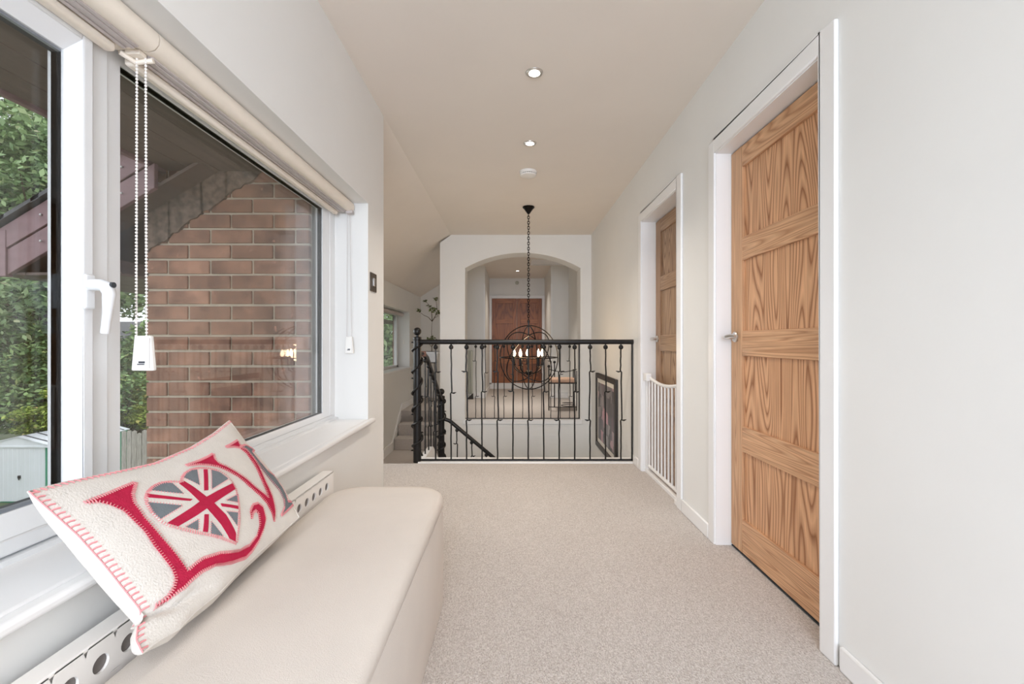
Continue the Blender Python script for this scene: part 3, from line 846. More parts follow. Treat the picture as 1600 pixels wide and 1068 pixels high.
# wing verge with bargeboard
t = thing('roof_verge', (-2.1, 2.3, 1.4), 'faded maroon bargeboard on the sloping roof end outside', 'roof', kind='structure')
bz = lambda x: 1.363 + 0.59 * (x + 2.51)
Y0, Y1 = 2.225, 2.25
xe = -1.776
MB().prism([(-2.51, bz(-2.51)), (xe, bz(xe)), (xe, bz(xe) + 0.125), (-2.51, bz(-2.51) + 0.125)], 'y', Y0, Y1).build('bargeboard', M['barge'], t, bevel=0.003)
MB().prism([(-2.58, bz(-2.58) + 0.131), (xe - 0.03, bz(xe - 0.03) + 0.131), (xe - 0.03, bz(xe) + 0.245), (-2.58, bz(-2.58) + 0.245)], 'y', Y0 - 0.006, Y1).build('bargeboard', M['barge'], t, bevel=0.003)
MB().box(-2.62, -2.505, Y0 - 0.010, Y1, 1.355, 1.585).build('end_board', M['barge'], t, bevel=0.003)
MB().box(-2.62, -2.60, Y1, 8.4, 1.375, 1.58).build('fascia_board', M['barge'], t, bevel=0.002)
for k in range(4):
    MB().box(-2.60 + 0.16 * k, -2.60 + 0.16 * (k + 1) - 0.004, Y1, 8.4, 1.365, 1.38).build('soffit_board', M['soffit'], t, bevel=0.002)
MB().prism([(-2.50, bz(-2.50) + 0.012), (-1.12, bz(-1.12) + 0.012), (-1.12, bz(-1.12) + 0.03), (-2.50, bz(-2.50) + 0.03)], 'y', Y1, GYF + 0.005).build('sloping_soffit', M['soffit'], t)
for x, dz in ((-2.565, 0.0), (-2.565, 0.13), (-2.33, 0.06), (-2.33, 0.19), (-1.93, 0.06), (-1.93, 0.19)):
    zz = (1.40 + dz) if x < -2.5 else bz(x) + dz
    MB().ball((x, Y0 - 0.011, zz), 0.006, 8, 5).build('screw', M['screw'], t)
for k in range(9):
    xa_ = -2.70 + k * 0.17
    z0_ = bz(xa_) + 0.262
    MB().prism([(xa_, z0_), (xa_ + 0.21, z0_ + 0.59 * 0.21 + 0.004), (xa_ + 0.21, z0_ + 0.59 * 0.21 + 0.022), (xa_, z0_ + 0.022)], 'y', Y0 - 0.03, 8.5).build('roof_tile_course', M['tile'], t)

# ================================================================ THINGS INSIDE
# ---------------------------------------------------------------- ottoman bench
def rr_outline(x0, x1, y0, y1, r, n=8):
    pts = []
    for cx, cy, a0 in ((x1 - r, y1 - r, 0), (x0 + r, y1 - r, 90), (x0 + r, y0 + r, 180), (x1 - r, y0 + r, 270)):
        for i in range(n + 1):
            a = R(a0 + 90 * i / n)
            pts.append((cx + r * math.cos(a), cy + r * math.sin(a)))
    return pts


def loft(mb, levels):
    """levels: list of (outline, z)"""
    vs, fs = [], []
    m = len(levels[0][0])
    for pts, z in levels:
        vs += [(p[0], p[1], z) for p in pts]
    for i in range(len(levels) - 1):
        for k in range(m):
            l = (k + 1) % m
            fs.append((i * m + k, i * m + l, (i + 1) * m + l, (i + 1) * m + k))
    fs.append(tuple(range(m))[::-1])
    fs.append(tuple((len(levels) - 1) * m + k for k in range(m)))
    mb.add(vs, fs)


t = thing('storage_bench', (-0.49, 1.15, 0), 'long cream upholstered storage bench under the near window', 'bench')
bx0, bx1, by0, by1 = -0.722, -0.266, 0.42, 1.85
m = MB()
ins = lambda d, r: rr_outline(bx0 + d, bx1 - d, by0 + d, by1 - d, r)
loft(m, [(ins(0.006, 0.12), 0.0), (ins(0.002, 0.122), 0.02), (ins(0.0, 0.125), 0.2), (ins(0.001, 0.125), 0.36), (ins(0.004, 0.122), 0.385)])
m.build('body', M['bench'], t, smooth=50)
m = MB()
loft(m, [(ins(0.006, 0.12), 0.388), (ins(0.0, 0.125), 0.393), (ins(0.0, 0.125), 0.415), (ins(0.005, 0.122), 0.430), (ins(0.018, 0.112), 0.439), (ins(0.045, 0.09), 0.4425), (ins(0.10, 0.05), 0.444)])
m.build('lid', M['bench'], t, smooth=60)
m = MB().tube([(p[0], p[1], 0.3865) for p in ins(0.004, 0.122)], 0.003, 6, True)
m.build('lid_piping', M['bench'], t)

# ---------------------------------------------------------------- radiator
t = thing('radiator', (-0.76, 0.9, 0.12), 'white panel radiator with oval openings between wall and bench', 'radiator')
ry0, ry1 = -0.1, 1.845
rx = -0.735
m = MB().box(-0.775, rx - 0.006, ry0, ry1, 0.12, 0.492)
m.build('back_panel', M['rad'], t, bevel=0.006)
# front plate with a row of oval openings below the top edge
zc = 0.455
ov_a, ov_b = 0.0165, 0.0155
pitch = 0.0575
m = MB()
k = 0
y = ry0 + 0.01
cells = []
while y + pitch <= ry1 - 0.02:
    cells.append((y, y + pitch)); y += pitch
m.box(rx - 0.005, rx, ry0, cells[0][0], 0.12, 0.50).box(rx - 0.005, rx, cells[-1][1], ry1, 0.12, 0.50)
for a, b in cells:
    cy = (a + b) / 2
    z0, z1 = 0.425, 0.50
    m.box(rx - 0.005, rx, a, b, 0.12, z0)
    n = 20
    vs, fs = [], []
    for x in (rx, rx - 0.005):
        for i in range(n):
            w = 2 * math.pi * (i + 0.5) / n
            vs.append((x, cy + ov_a * math.cos(w), zc + ov_b * math.sin(w)))
        for i in range(n):
            w = 2 * math.pi * (i + 0.5) / n
            c_, s_ = math.cos(w), math.sin(w)
            q = min((b - a) / 2 / max(abs(c_), 1e-6), ((z1 - zc) if s_ > 0 else (zc - z0)) / max(abs(s_), 1e-6))
            vs.append((x, cy + q * c_, zc + q * s_))
    for i in range(n):
        j = (i + 1) % n
        fs += [(i, j, n + j, n + i), (2 * n + i, 3 * n + i, 3 * n + j, 2 * n + j), (i, 2 * n + i, 2 * n + j, j)]
    m.add(vs, fs)
m.build('front_plate', M['rad'], t, smooth=0)
MB().box(-0.779, rx, ry0, ry1, 0.4925, 0.501).build('top_rim', M['rad'], t, bevel=0.003)
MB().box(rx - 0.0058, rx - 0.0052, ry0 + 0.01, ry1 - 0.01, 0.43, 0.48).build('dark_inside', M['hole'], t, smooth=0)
for y in (ry0 + 0.2, ry1 - 0.2):
    MB().box(-0.80, -0.775, y - 0.02, y + 0.02, 0.2, 0.4).build('wall_bracket', M['rad'], t)
m = MB().tube([(-0.757, ry1 - 0.03, 0.13), (-0.757, ry1 + 0.05, 0.13), (-0.757, ry1 + 0.06, 0.0)], 0.008, 8)
m.build('pipe', M['chrome'], t)

# ---------------------------------------------------------------- cushion
CU_O = Vector((-0.633, 0.0, 0.5)); CU_N = Vector((0.79005175, 0, 0.61304016)); CU_T = Vector((-0.61304016, 0, 0.79005175)); CU_S = Vector((0, 1, 0))


def arcl(q):
    d = [0.0]
    for a, b in zip(q, q[1:]):
        d.append(d[-1] + math.hypot(b[0] - a[0], b[1] - a[1]))
    return [x / d[-1] for x in d], q


EC = {k: arcl(v) for k, v in EDGES.items()}


def ev(c, t):
    d, q = c
    for i in range(len(d) - 1):
        if t <= d[i + 1] or i == len(d) - 2:
            w = (t - d[i]) / (d[i + 1] - d[i])
            return (q[i][0] + (q[i + 1][0] - q[i][0]) * w, q[i][1] + (q[i + 1][1] - q[i][1]) * w)


def cst(u, v):
    B, T, L_, R_ = ev(EC['bot'], u), ev(EC['top'], u), ev(EC['left'], v), ev(EC['right'], v)
    b, tt = EDGES['bot'], EDGES['top']
    return [(1 - v) * B[i] + v * T[i] + (1 - u) * L_[i] + u * R_[i] - ((1 - u) * (1 - v) * b[0][i] + u * (1 - v) * b[-1][i] + (1 - u) * v * tt[0][i] + u * v * tt[-1][i]) for i in (0, 1)]


def cp(u, v, side=1, off=0.0):
    s = cst(u, v)
    uu, vv = min(max(u, 0), 1), min(max(v, 0), 1)
    q = max(0.0, 16 * uu * (1 - uu) * vv * (1 - vv))
    if side > 0:
        h = 0.034 * q ** 0.55 + off
        # crease under the folded lower left corner
        ax_, ay_, bx_, by_ = 0.0, 0.175, 0.30, 0.06
        w = max(0, min(1, ((uu - ax_) * (bx_ - ax_) + (vv - ay_) * (by_ - ay_)) / ((bx_ - ax_) ** 2 + (by_ - ay_) ** 2)))
        dd = math.hypot((uu - ax_ - w * (bx_ - ax_)) * 1.7, vv - ay_ - w * (by_ - ay_))
        h -= 0.026 * math.exp(-(dd / 0.028) ** 2) * (1 - 0.85 * w)
        h += 0.0016 * noise.noise(Vector((uu * 9, vv * 6, 0.3))) * q
    else:
        h = -(0.044 * q ** 0.34) + off
        h += 0.0012 * noise.noise(Vector((uu * 9, vv * 6, 4.3))) * q
    bow = 0.0
    if side < 0:
        bow = -0.030 * min(1.0, uu / 0.04) ** 0.5 * max(0.0, 1 - uu / 0.5) * max(0.0, 4 * vv * (1 - vv)) ** 0.5
    p = CU_O + CU_S * (s[0] + bow) + CU_T * s[1] + CU_N * h
    if side < 0:
        # the stuffing settles on the bench below the bottom seam
        p.z -= 0.036 * min(1.0, vv / 0.05) ** 0.5 * max(0.0, 4 * uu * (1 - uu)) ** 0.35 * math.exp(-(vv / 0.17) ** 2)
    return p


t = thing('cushion', (-0.64, 1.05, 0.445), 'cream felt cushion with red lettering and flag heart leaning on the sill', 'cushion')
NU, NV = 64, 44
sp = lambda i, n: 0.5 - 0.5 * math.cos(math.pi * i / n)
m = MB()
vs, fs = [], []
for side in (1, -1):
    for j in range(NV + 1):
        for i in range(NU + 1):
            vs.append(cp(sp(i, NU), sp(j, NV), side))
K = (NU + 1) * (NV + 1)
for s_ in (0, 1):
    for j in range(NV):
        for i in range(NU):
            a = s_ * K + j * (NU + 1) + i
            fs.append((a, a + 1, a + NU + 2, a + NU + 1) if s_ == 0 else (a, a + NU + 1, a + NU + 2, a + 1))
m.add(vs, fs)
cover = m.build('cover', M['felt'], t, smooth=180)


def applique(name, poly, mat, off, thick=0.0012, step=0.028, parent=None):
    """a felt shape cut from a polygon in the cushion's own (u, v) and laid on its bulging face"""
    bm = bmesh.new()
    vs = [bm.verts.new((p[0] * 1.7, p[1], 0)) for p in poly]
    bm.faces.new(vs)
    bmesh.ops.triangulate(bm, faces=bm.faces)
    for _ in range(7):
        es = [e for e in bm.edges if e.calc_length() > step]
        if not es:
            break
        bmesh.ops.subdivide_edges(bm, edges=es, cuts=1)
        bmesh.ops.triangulate(bm, faces=bm.faces)
    bm.verts.ensure_lookup_table()
    n = len(bm.verts)
    idx = {v: i for i, v in enumerate(bm.verts)}
    top = [cp(v.co.x / 1.7, v.co.y, 1, off + thick) for v in bm.verts]
    fs = [tuple(idx[v] for v in f.verts) for f in bm.faces]
    vs2 = list(top)
    bnd = [e for e in bm.edges if e.is_boundary]
    low = {}
    for e in bnd:
        for v in e.verts:
            if v not in low:
                low[v] = len(vs2)
                vs2.append(cp(v.co.x / 1.7, v.co.y, 1, off - 0.0015))
    for e in bnd:
        a, b = e.verts
        fs.append((idx[a], idx[b], low[b], low[a]))
    bm.free()
    return MB().add(vs2, fs).build(name, mat, parent or t, smooth=40)


def stitches(mb, poly, gap, length, wid, out=1, inner=0.25, closed=True, off=0.0022):
    """whip stitches across the edge of a polygon given in (u, v)"""
    SU, SV = 0.575, 0.345
    P = [(p[0] * SU, p[1] * SV) for p in poly]
    n = len(P)
    ar_ = sum(P[i][0] * P[(i + 1) % n][1] - P[(i + 1) % n][0] * P[i][1] for i in range(n))
    sg = 1 if ar_ > 0 else -1
    carry = 0
    for i in range(n if closed else n - 1):
        a, b = P[i], P[(i + 1) % n]
        d = math.hypot(b[0] - a[0], b[1] - a[1])
        if d < 1e-6: continue
        tx, ty = (b[0] - a[0]) / d, (b[1] - a[1]) / d
        nx, ny = ty * sg * out, -tx * sg * out
        s = carry
        while s < d:
            x, y = a[0] + tx * s, a[1] + ty * s
            q = [(x - nx * length * inner - tx * wid / 2, y - ny * length * inner - ty * wid / 2), (x - nx * length * inner + tx * wid / 2, y - ny * length * inner + ty * wid / 2),
                 (x + nx * length * (1 - inner) + tx * wid / 2, y + ny * length * (1 - inner) + ty * wid / 2), (x + nx * length * (1 - inner) - tx * wid / 2, y + ny * length * (1 - inner) - ty * wid / 2)]
            if all(0.002 < c[0] / SU < 0.998 and 0.002 < c[1] / SV < 0.998 for c in q):
                hi_ = [cp(c[0] / SU, c[1] / SV, 1, off + 0.0006) for c in q]
                lo_ = [cp(c[0] / SU, c[1] / SV, 1, off - 0.002) for c in q]
                mb.add(hi_ + lo_, [(0, 1, 2, 3), (0, 4, 5, 1), (1, 5, 6, 2), (2, 6, 7, 3), (3, 7, 4, 0)])
            s += gap
        carry = s - d


tag(applique('letter_applique', ART['L'], M['redfelt'], 0.001), 'crimson felt letter L with curling foot')
tag(applique('letter_applique', ART['V'], M['redfelt'], 0.001), 'crimson felt letter V')
tag(applique('letter_applique', ART['E'], M['greyfelt'], 0.001), 'slate grey felt letter at the cushion edge')
hrt = tag(applique('heart_applique', ART['H'], M['felt'], 0.001), 'cream felt heart carrying the flag')
for g in ART['G']:
    applique('grey_felt_piece', g, M['greyfelt'], 0.0022, 0.0007, parent=hrt)
for k, g in enumerate(ART['R']):
    applique('red_felt_bar', g, M['redfelt'], 0.0022, 0.0009 + 0.00025 * k, parent=hrt)
m = MB()
for key in ('L', 'V', 'E', 'H'):
    stitches(m, ART[key], 0.0052, 0.0066, 0.0011, inner=0.35, off=0.0034)
for g in ART['G']:
    stitches(m, g, 0.0058, 0.0038, 0.0009, off=0.0028)
m.build('whip_stitching', M['thread'], t, smooth=0)['kind'] = 'stuff'
# blanket stitch round the seam
m = MB()
per = []
for k in range(120): per.append((0.0, 1 - k / 120))
ring_ = [cp(0, 1 - k / 60, 1) for k in range(60)] + [cp(k / 90, 0, 1) for k in range(90)] + [cp(1, k / 60, 1) for k in range(60)] + [cp(1 - k / 90, 1, 1) for k in range(90)]
m.tube(ring_, 0.0022, 6, True)
m.build('seam_edge', M['felt'], t)
m = MB()
for k in range(34):
    v = (k + 0.5) / 34
    m.tube([cp(0, v, 1) + CU_N * 0.003 - CU_S * 0.001, cp(0.008, v, 1, 0.0022), cp(0.019, v - 0.004, 1, 0.0015)], 0.0017, 5)
for k in range(50):
    u = (k + 0.5) / 50
    m.tube([cp(u, 1, 1) + CU_N * 0.003, cp(u + 0.003, 0.990, 1, 0.0025), cp(u + 0.008, 0.980, 1, 0.0015)], 0.0013, 5)
m.tube([cp(0, k / 80, 1) + CU_N * 0.0025 - CU_S * 0.001 for k in range(81)], 0.0012, 5)
m.build('blanket_stitching', M['thread'], t)['kind'] = 'stuff'

# ---------------------------------------------------------------- pleated blinds at the head of the near window


def blind(y0, y1, label):
    t = thing('window_blind', (-0.93, (y0 + y1) / 2, 1.72), label, 'blind', group='rolled-up blinds at the near window')
    m = MB()
    prof = [(-0.925, 1.799), (-0.885, 1.799), (-0.872, 1.790), (-0.868, 1.776), (-0.870, 1.760), (-0.880, 1.748), (-0.896, 1.744), (-0.925, 1.752)]
    m.prism(prof, 'y', y0, y1)
    m.build('fabric_roll', M['blind'], t, smooth=50)
    for k in range(4):
        x = -0.902 - 0.010 * k
        z = 1.742 - 0.003 * (k % 2)
        MB().prism([(x, z), (x - 0.0085, z - 0.001), (x - 0.0085, 1.799), (x, 1.799)], 'y', y0 + 0.02, y1 - 0.02).build('pleat', M['pleat'], t, bevel=0.001)
    MB().box(-0.972, -0.946, y0 + 0.012, y1 - 0.03, 1.722, 1.746).build('bottom_rail', M['blind'], t, bevel=0.008, seg=3)
    MB().box(-0.975, -0.925, y0, y1, 1.7485, 1.799).build('head_rail', M['blind'], t)
    return t


def weight(t, x, y, z0, z1, w):
    d = 0.014
    m = MB()
    m.add([(x - w * .5, y, z0), (x + w * .5, y, z0), (x + w * .5, y + d, z0), (x - w * .5, y + d, z0), (x - w * .36, y, z1), (x + w * .36, y, z1), (x + w * .36, y + d, z1), (x - w * .36, y + d, z1)],
          [(3, 2, 1, 0), (4, 5, 6, 7), (0, 1, 5, 4), (1, 2, 6, 5), (2, 3, 7, 6), (3, 0, 4, 7)])
    wt = m.build('chain_weight', M['plastic'], t, bevel=0.004, seg=3)
    h = z1 - z0
    MB().box(x + w * .33, x + w * .36, y - 0.0006, y + 0.001, z0 + 0.006, z1 - 0.006).build('slot', M['pleat'], wt)
    MB().box(x - w * .20, x + w * .12, y - 0.0005, y + 0.001, z0 + h * .17, z0 + h * .20).box(x - w * .14, x + w * .14, y - 0.0005, y + 0.001, z0 + h * .215, z0 + h * .27).build('printed_mark', M['logo'], wt, smooth=0)


t = blind(WY0 + 0.01, 1.103, 'left rolled-up cream blind with the beaded chain, above the opening sash')
m = MB()
ry = 1.118
for x0, x1, zz0, zz1 in ((-0.936, -0.938, 1.735, 1.045), (-0.914, -0.912, 1.735, 1.045)):
    nb = 84
    for k in range(nb):
        w = k / (nb - 1)
        m.ball((x0 + (x1 - x0) * w, ry, zz0 + (zz1 - zz0) * w), 0.0033, 7, 5)
m.build('bead_chain', M['bead'], t)['kind'] = 'stuff'
MB().tube([(-0.936, ry, 1.735), (-0.936, ry, 1.045)], 0.0008, 5).tube([(-0.914, ry, 1.735), (-0.912, ry, 1.045)], 0.0008, 5).build('chain_thread', M['bead'], t)
MB().tube([(-0.955, 1.09, 1.735), (-0.94, 1.12, 1.728), (-0.90, 1.125, 1.735)], 0.006, 8).box(-0.95, -0.915, 1.10, 1.122, 1.737, 1.748).build('chain_bracket', M['blind'], t)
weight(t, -0.924, ry, 0.958, 1.046, 0.056)
t = blind(1.107, 2.468, 'right rolled-up cream blind above the fixed pane')
m = MB().tube([(-0.902, 2.455, 1.745), (-0.905, 2.455, 1.06)], 0.0012, 5).tube([(-0.888, 2.455, 1.745), (-0.880, 2.455, 1.06)], 0.0012, 5)
m.build('pull_cord', M['pleat'], t)
MB().box(-0.905, -0.870, 2.44, 2.47, 1.733, 1.748).build('cord_bracket', M['pleat'], t)
weight(t, -0.892, 2.45, 0.968, 1.060, 0.048)

# ---------------------------------------------------------------- switch plate
t = thing('light_switch', (XL, 2.573, 1.325), 'small dark bronze switch plate on the wall by the window', 'switch')
MB().box(XL, XL + 0.007, 2.520, 2.628, 1.318, 1.425).build('plate', M['plate'], t, bevel=0.003)
MB().box(XL + 0.006, XL + 0.012, 2.562, 2.590, 1.350, 1.395).build('rocker', M['chrome'], t, bevel=0.002)


# ---------------------------------------------------------------- ceiling fittings
def downlight(x, y, label, power, r=0.042):
    t = thing('downlight', (x, y, H - 0.006), label, 'ceiling light', 'round recessed ceiling lights')
    MB().lathe([(r * 0.70, H - 0.001), (r * 0.72, H - 0.005), (r * 0.95, H - 0.008), (r * 1.06, H - 0.004), (r * 1.08, H), (r * 0.7, H)], (x, y, 0), 36).build('chrome_ring', M['chrome'], t)
    MB().lathe([(0.0005, H - 0.004), (r * 0.69, H - 0.004), (r * 0.69, H - 0.0005), (0.0005, H - 0.0005)], (x, y, 0), 32).build('lens', M['lens'], t, smooth=0)
    d = bpy.data.lights.new('downlight_lamp', 'AREA')
    d.shape = 'DISK'; d.size = r * 1.3; d.energy = power; d.color = (1.0, 0.90, 0.78); d.spread = R(115)
    o = bpy.data.objects.new('downlight_lamp', d)
    o.parent = t
    o.location = (0, 0, -0.006)
    C.objects.link(o)


downlight(0.117, 2.34, 'nearest round downlight in the ceiling', 3.5)
downlight(0.127, 3.17, 'second round downlight, just before the smoke alarm', 8)
downlight(0.11, 8.85, 'small round downlight in the recess before the double doors', 5)
t = thing('smoke_alarm', (0.134, 3.70, H - 0.04), 'round white smoke alarm on the ceiling beyond the second downlight', 'smoke alarm')
MB().lathe([(0.001, H - 0.040), (0.040, H - 0.040), (0.062, H - 0.036), (0.068, H - 0.028), (0.001, H - 0.028)], (0.134, 3.70, 0), 36).build('cover', M['plastic'], t)
MB().lathe([(0.001, H - 0.028), (0.060, H - 0.028), (0.060, H - 0.021), (0.001, H - 0.021)], (0.134, 3.70, 0), 36).build('vent_gap', M['slot'], t)
m = MB()
for k in range(24):
    w = 2 * math.pi * k / 24
    x, y = 0.134 + 0.064 * math.cos(w), 3.70 + 0.064 * math.sin(w)
    m.box(x - 0.003, x + 0.003, y - 0.003, y + 0.003, H - 0.029, H - 0.020)
m.build('vent_rib', M['plastic'], t, smooth=0)
MB().lathe([(0.001, H - 0.021), (0.070, H - 0.021), (0.072, H), (0.001, H)], (0.134, 3.70, 0), 36).build('base_plate', M['plastic'], t)
MB().lathe([(0.001, 9.9), (0.042, 9.9), (0.042, 9.885), (0.03, 9.872), (0.001, 9.868)], (0.11, 0, 2.335), 24, 'y')
mm = MB().lathe([(0.001, 9.9), (0.042, 9.9), (0.042, 9.885), (0.03, 9.872), (0.001, 9.868)], (0.11, 0, 2.335), 24, 'y').build('wall_sensor', M['panel'])
tag(mm, 'small round sensor on the wall above the double doors', 'sensor')

# ---------------------------------------------------------------- railings
def helix(mb, x, y, z0, z1, r, turns, tr, ph=0.0, seed=0):
    rn = random.Random(seed)
    n = int(turns * 22)
    pts = []
    for i in range(n + 1):
        w = i / n
        a = ph + turns * 2 * math.pi * w + 0.5 * math.sin(w * 9 + seed)
        rr_ = r + tr * 0.8 + 0.0025 * (1 + math.sin(w * 23 + seed))
        pts.append((x + rr_ * math.cos(a), y + rr_ * math.sin(a), z0 + (z1 - z0) * w + 0.012 * math.sin(w * 31)))
    mb.tube(pts, tr, 6)


def newel(t, x, y, z0, z1, r=0.034):
    nm = MB().lathe([(0.001, z0), (r * 1.02, z0), (r, z0 + 0.02), (r, z1 - 0.03), (r * 1.12, z1 - 0.026), (r * 1.12, z1 - 0.005), (r * 0.9, z1), (0.012, z1 + 0.002), (0.012, z1 + 0.02), (0.001, z1 + 0.02)], (x, y, 0), 28).build('newel_post', M['iron'], t)
    MB().ball((x, y, z1 + 0.012 + r), r * 1.02, 20, 14).build('ball_finial', M['iron'], nm)
    m = MB()
    helix(m, x, y, z0 + 0.05, z1 - 0.02, r, 6.2 * (z1 - z0) / 1.08, 0.0092, 0.4, 3)
    m.build('vine_wrap', M['iron'], nm)
    # small thorn hooks on the vine
    for k in range(7):
        m = MB()
        z = z0 + 0.1 + (z1 - z0 - 0.15) * k / 6
        s = 1 if k % 2 else -1
        m.tube([(x + s * r, y, z), (x + s * (r + 0.010), y - 0.004, z + 0.003), (x + s * (r + 0.020), y - 0.004, z - 0.002)], [0.006, 0.007, 0.002], 6)
        m.build('vine_thorn', M['iron'], nm)


def baluster(t, x, y, z0, z1, twigs, br=0.0205, r=0.0065, tl=0.044, seed=0, along='x'):
    """wavy iron bar with a ball under the rail; at every twig the bar jogs and a bud sticks out. twigs: (fraction from the top, side)"""
    rn = random.Random(seed * 7 + 1)
    H_ = z1 - z0
    zb = z1 - br - 0.006
    pts = [(0, zb)]
    off = 0.0
    tw = sorted(twigs)
    zt = [z1 - f * H_ for f, s in tw]
    z = zb
    k = 0
    marks = []
    for (f, s), zz in zip(tw, zt):
        n = 5
        for i in range(1, n):
            w = i / n
            pts.append((off + rn.uniform(-0.002, 0.002) + s * 0.004 * w, z + (zz + 0.012 - z) * w))
        pts.append((off + s * 0.006, zz + 0.010))
        pts.append((off + s * 0.010 * 0.2, zz))
        marks.append((off, zz, s))
        off -= s * 0.002
        pts.append((off - s * 0.003, zz - 0.008))
        z = zz - 0.012
    n = 6
    for i in range(1, n + 1):
        w = i / n
        pts.append((off * (1 - w) + rn.uniform(-0.002, 0.002) * (w < 1), z + (z0 - z) * w))
    ax = (lambda d: (x + d, y)) if along == 'x' else (lambda d: (x, y + d))
    m = MB().tube([(*ax(d), q) for d, q in pts], r, 7)
    b = m.build('baluster', M['iron'], t)
    MB().ball((x, y, zb), br, 16, 10).tube([(x, y, zb), (x, y, z1)], r * 1.1, 7).build('ball', M['iron'], b)
    for o_, zz, s in marks:
        m = MB()
        p = [ax(o_ + s * d) for d in (0.0, 0.012, 0.024, tl)]
        m.tube([(*p[0], zz + 0.004), (*p[1], zz - 0.003), (*p[2], zz - 0.004), (*p[3], zz + 0.003)], [r * 1.0, r * 1.1, r * 1.45, r * 0.4], 7, flat=0.8)
        m.build('twig', M['iron'], b)


t = thing('balustrade', (0.12, 3.85, 0.0), 'black wrought iron railing with twig balusters across the near landing edge', 'railing')
NY = 3.845
newel(t, -0.813, NY, 0.0, 1.075)
MB().tube([(-0.79, NY, 1.031), (1.0, NY, 1.031), (1.039, NY, 1.031)], [0.0205, 0.0205, 0.0205], 16).build('handrail', M['iron'], t)
MB().box(-0.785, 1.039, NY - 0.006, NY + 0.006, 0.012, 0.026).build('bottom_rail', M['iron'], t)
MB().box(1.024, 1.036, NY - 0.006, NY + 0.006, 0.012, 1.03).build('end_bar', M['iron'], t)
TW = [[(.24, 1)], [(.42, 1)], [(.235, -1), (.655, 1)], [(.41, 1)], [(.235, -1), (.655, 1)], [(.405, -1)], [(.655, 1)], [(.41, 1)], [(.235, 1), (.655, -1)], [(.41, 1)], [(.235, 1), (.655, -1)], [(.41, 1)], [(.235, -1), (.655, 1)]]
for k, px in enumerate([680.6, 704.2, 728, 751.8, 775.6, 800, 824.8, 850, 873.8, 897.9, 922.6, 946.6, 970.5]):
    baluster(t, -0.655 + 0.1325 * k, NY, 0.02, 1.012, TW[k], seed=k)

# railing running away from the near post and down with the steps
t = thing('balustrade', (-0.8, 4.5, -0.1), 'black iron railing sloping down from the near post to the lower post', 'railing')
newel(t, -0.795, 5.05, -0.485, 0.425)
MB().tube([(-0.80, 4.03, 0.925), (-0.80, 4.20, 0.885), (-0.80, 4.90, 0.47), (-0.795, 5.03, 0.38)], [0.022, 0.022, 0.022, 0.022], 14).build('handrail', M['iron'], t)
MB().box(-0.826, -0.774, 4.00, 4.045, 0.90, 0.948).build('rail_end_cap', M['copper'], t, bevel=0.004)
MB().tube([(-0.808, 3.87, 0.93), (-0.80, 4.01, 0.925)], 0.016, 10).build('rail_bracket', M['iron'], t)
for k in range(6):
    y = 4.13 + 0.145 * k
    ztop = 0.90 - 0.585 * (y - 4.17) if y > 4.17 else 0.90
    zbot = 0.0 if y < 4.42 else -0.6 * (y - 4.42)
    baluster(t, -0.80 + 0.004 * (k % 2), y, zbot, ztop - 0.016, [(.30 + .08 * (k % 3), (-1) ** k), (.72, 1)], br=0.020, seed=20 + k, along='x' if k % 2 else 'y')
# rail of the main flight down to the right
t = thing('balustrade', (0.1, 5.05, -1.2), 'black iron handrail going down to the right from the lower post', 'railing')
MB().tube([(-0.765, 5.05, 0.165), (-0.70, 5.05, 0.14), (-0.23, 5.05, -0.255), (0.98, 5.05, -1.29)], 0.0215, 14).build('handrail', M['iron'], t)
for k in range(10):
    x = -0.62 + 0.165 * k
    zt = 0.075 - 0.845 * (x + 0.62)
    baluster(t, x, 5.05, zt - 0.72, zt - 0.012, [(.25, 1 if k % 2 else -1)], seed=40 + k)
m = MB().prism([(-0.70, -0.60), (1.0, -2.02), (1.0, -2.14), (-0.70, -0.72)], 'y', 5.03, 5.065)
m.build('string_board', M['trim'], t)

# railing in the arch
t = thing('balustrade', (0.14, 5.95, 0.01), 'black iron railing standing across the far archway', 'railing')
AYR = 5.94
MB().tube([(ax0, AYR, 1.012), (ax1, AYR, 1.012)], 0.018, 12).build('handrail', M['iron'], t)
MB().box(ax0, ax1, AYR - 0.005, AYR + 0.005, 0.013, 0.024).build('bottom_rail', M['iron'], t)
MB().box(ax1 - 0.016, ax1 - 0.002, AYR - 0.006, AYR + 0.006, 0.013, 1.012).build('end_bar', M['iron'], t)
xs = [743.3, 758.3, 773, 788.5, 802, 817.6, 832, 846.5, 861, 875.5, 890.5]
TA = [[(.22, -1), (.70, 1)], [(.38, 1)], [(.22, 1), (.70, -1)], [(.70, 1)], [(.4, -1)], [(.22, 1)], [(.70, 1)], [(.38, -1)], [(.22, -1), (.70, 1)], [(.4, 1)], [(.22, -1), (.70, 1)]]
for k in range(11):
    baluster(t, -0.481 + 0.1245 * k, AYR, 0.02, 0.994, TA[k], br=0.019, r=0.005, seed=60 + k)

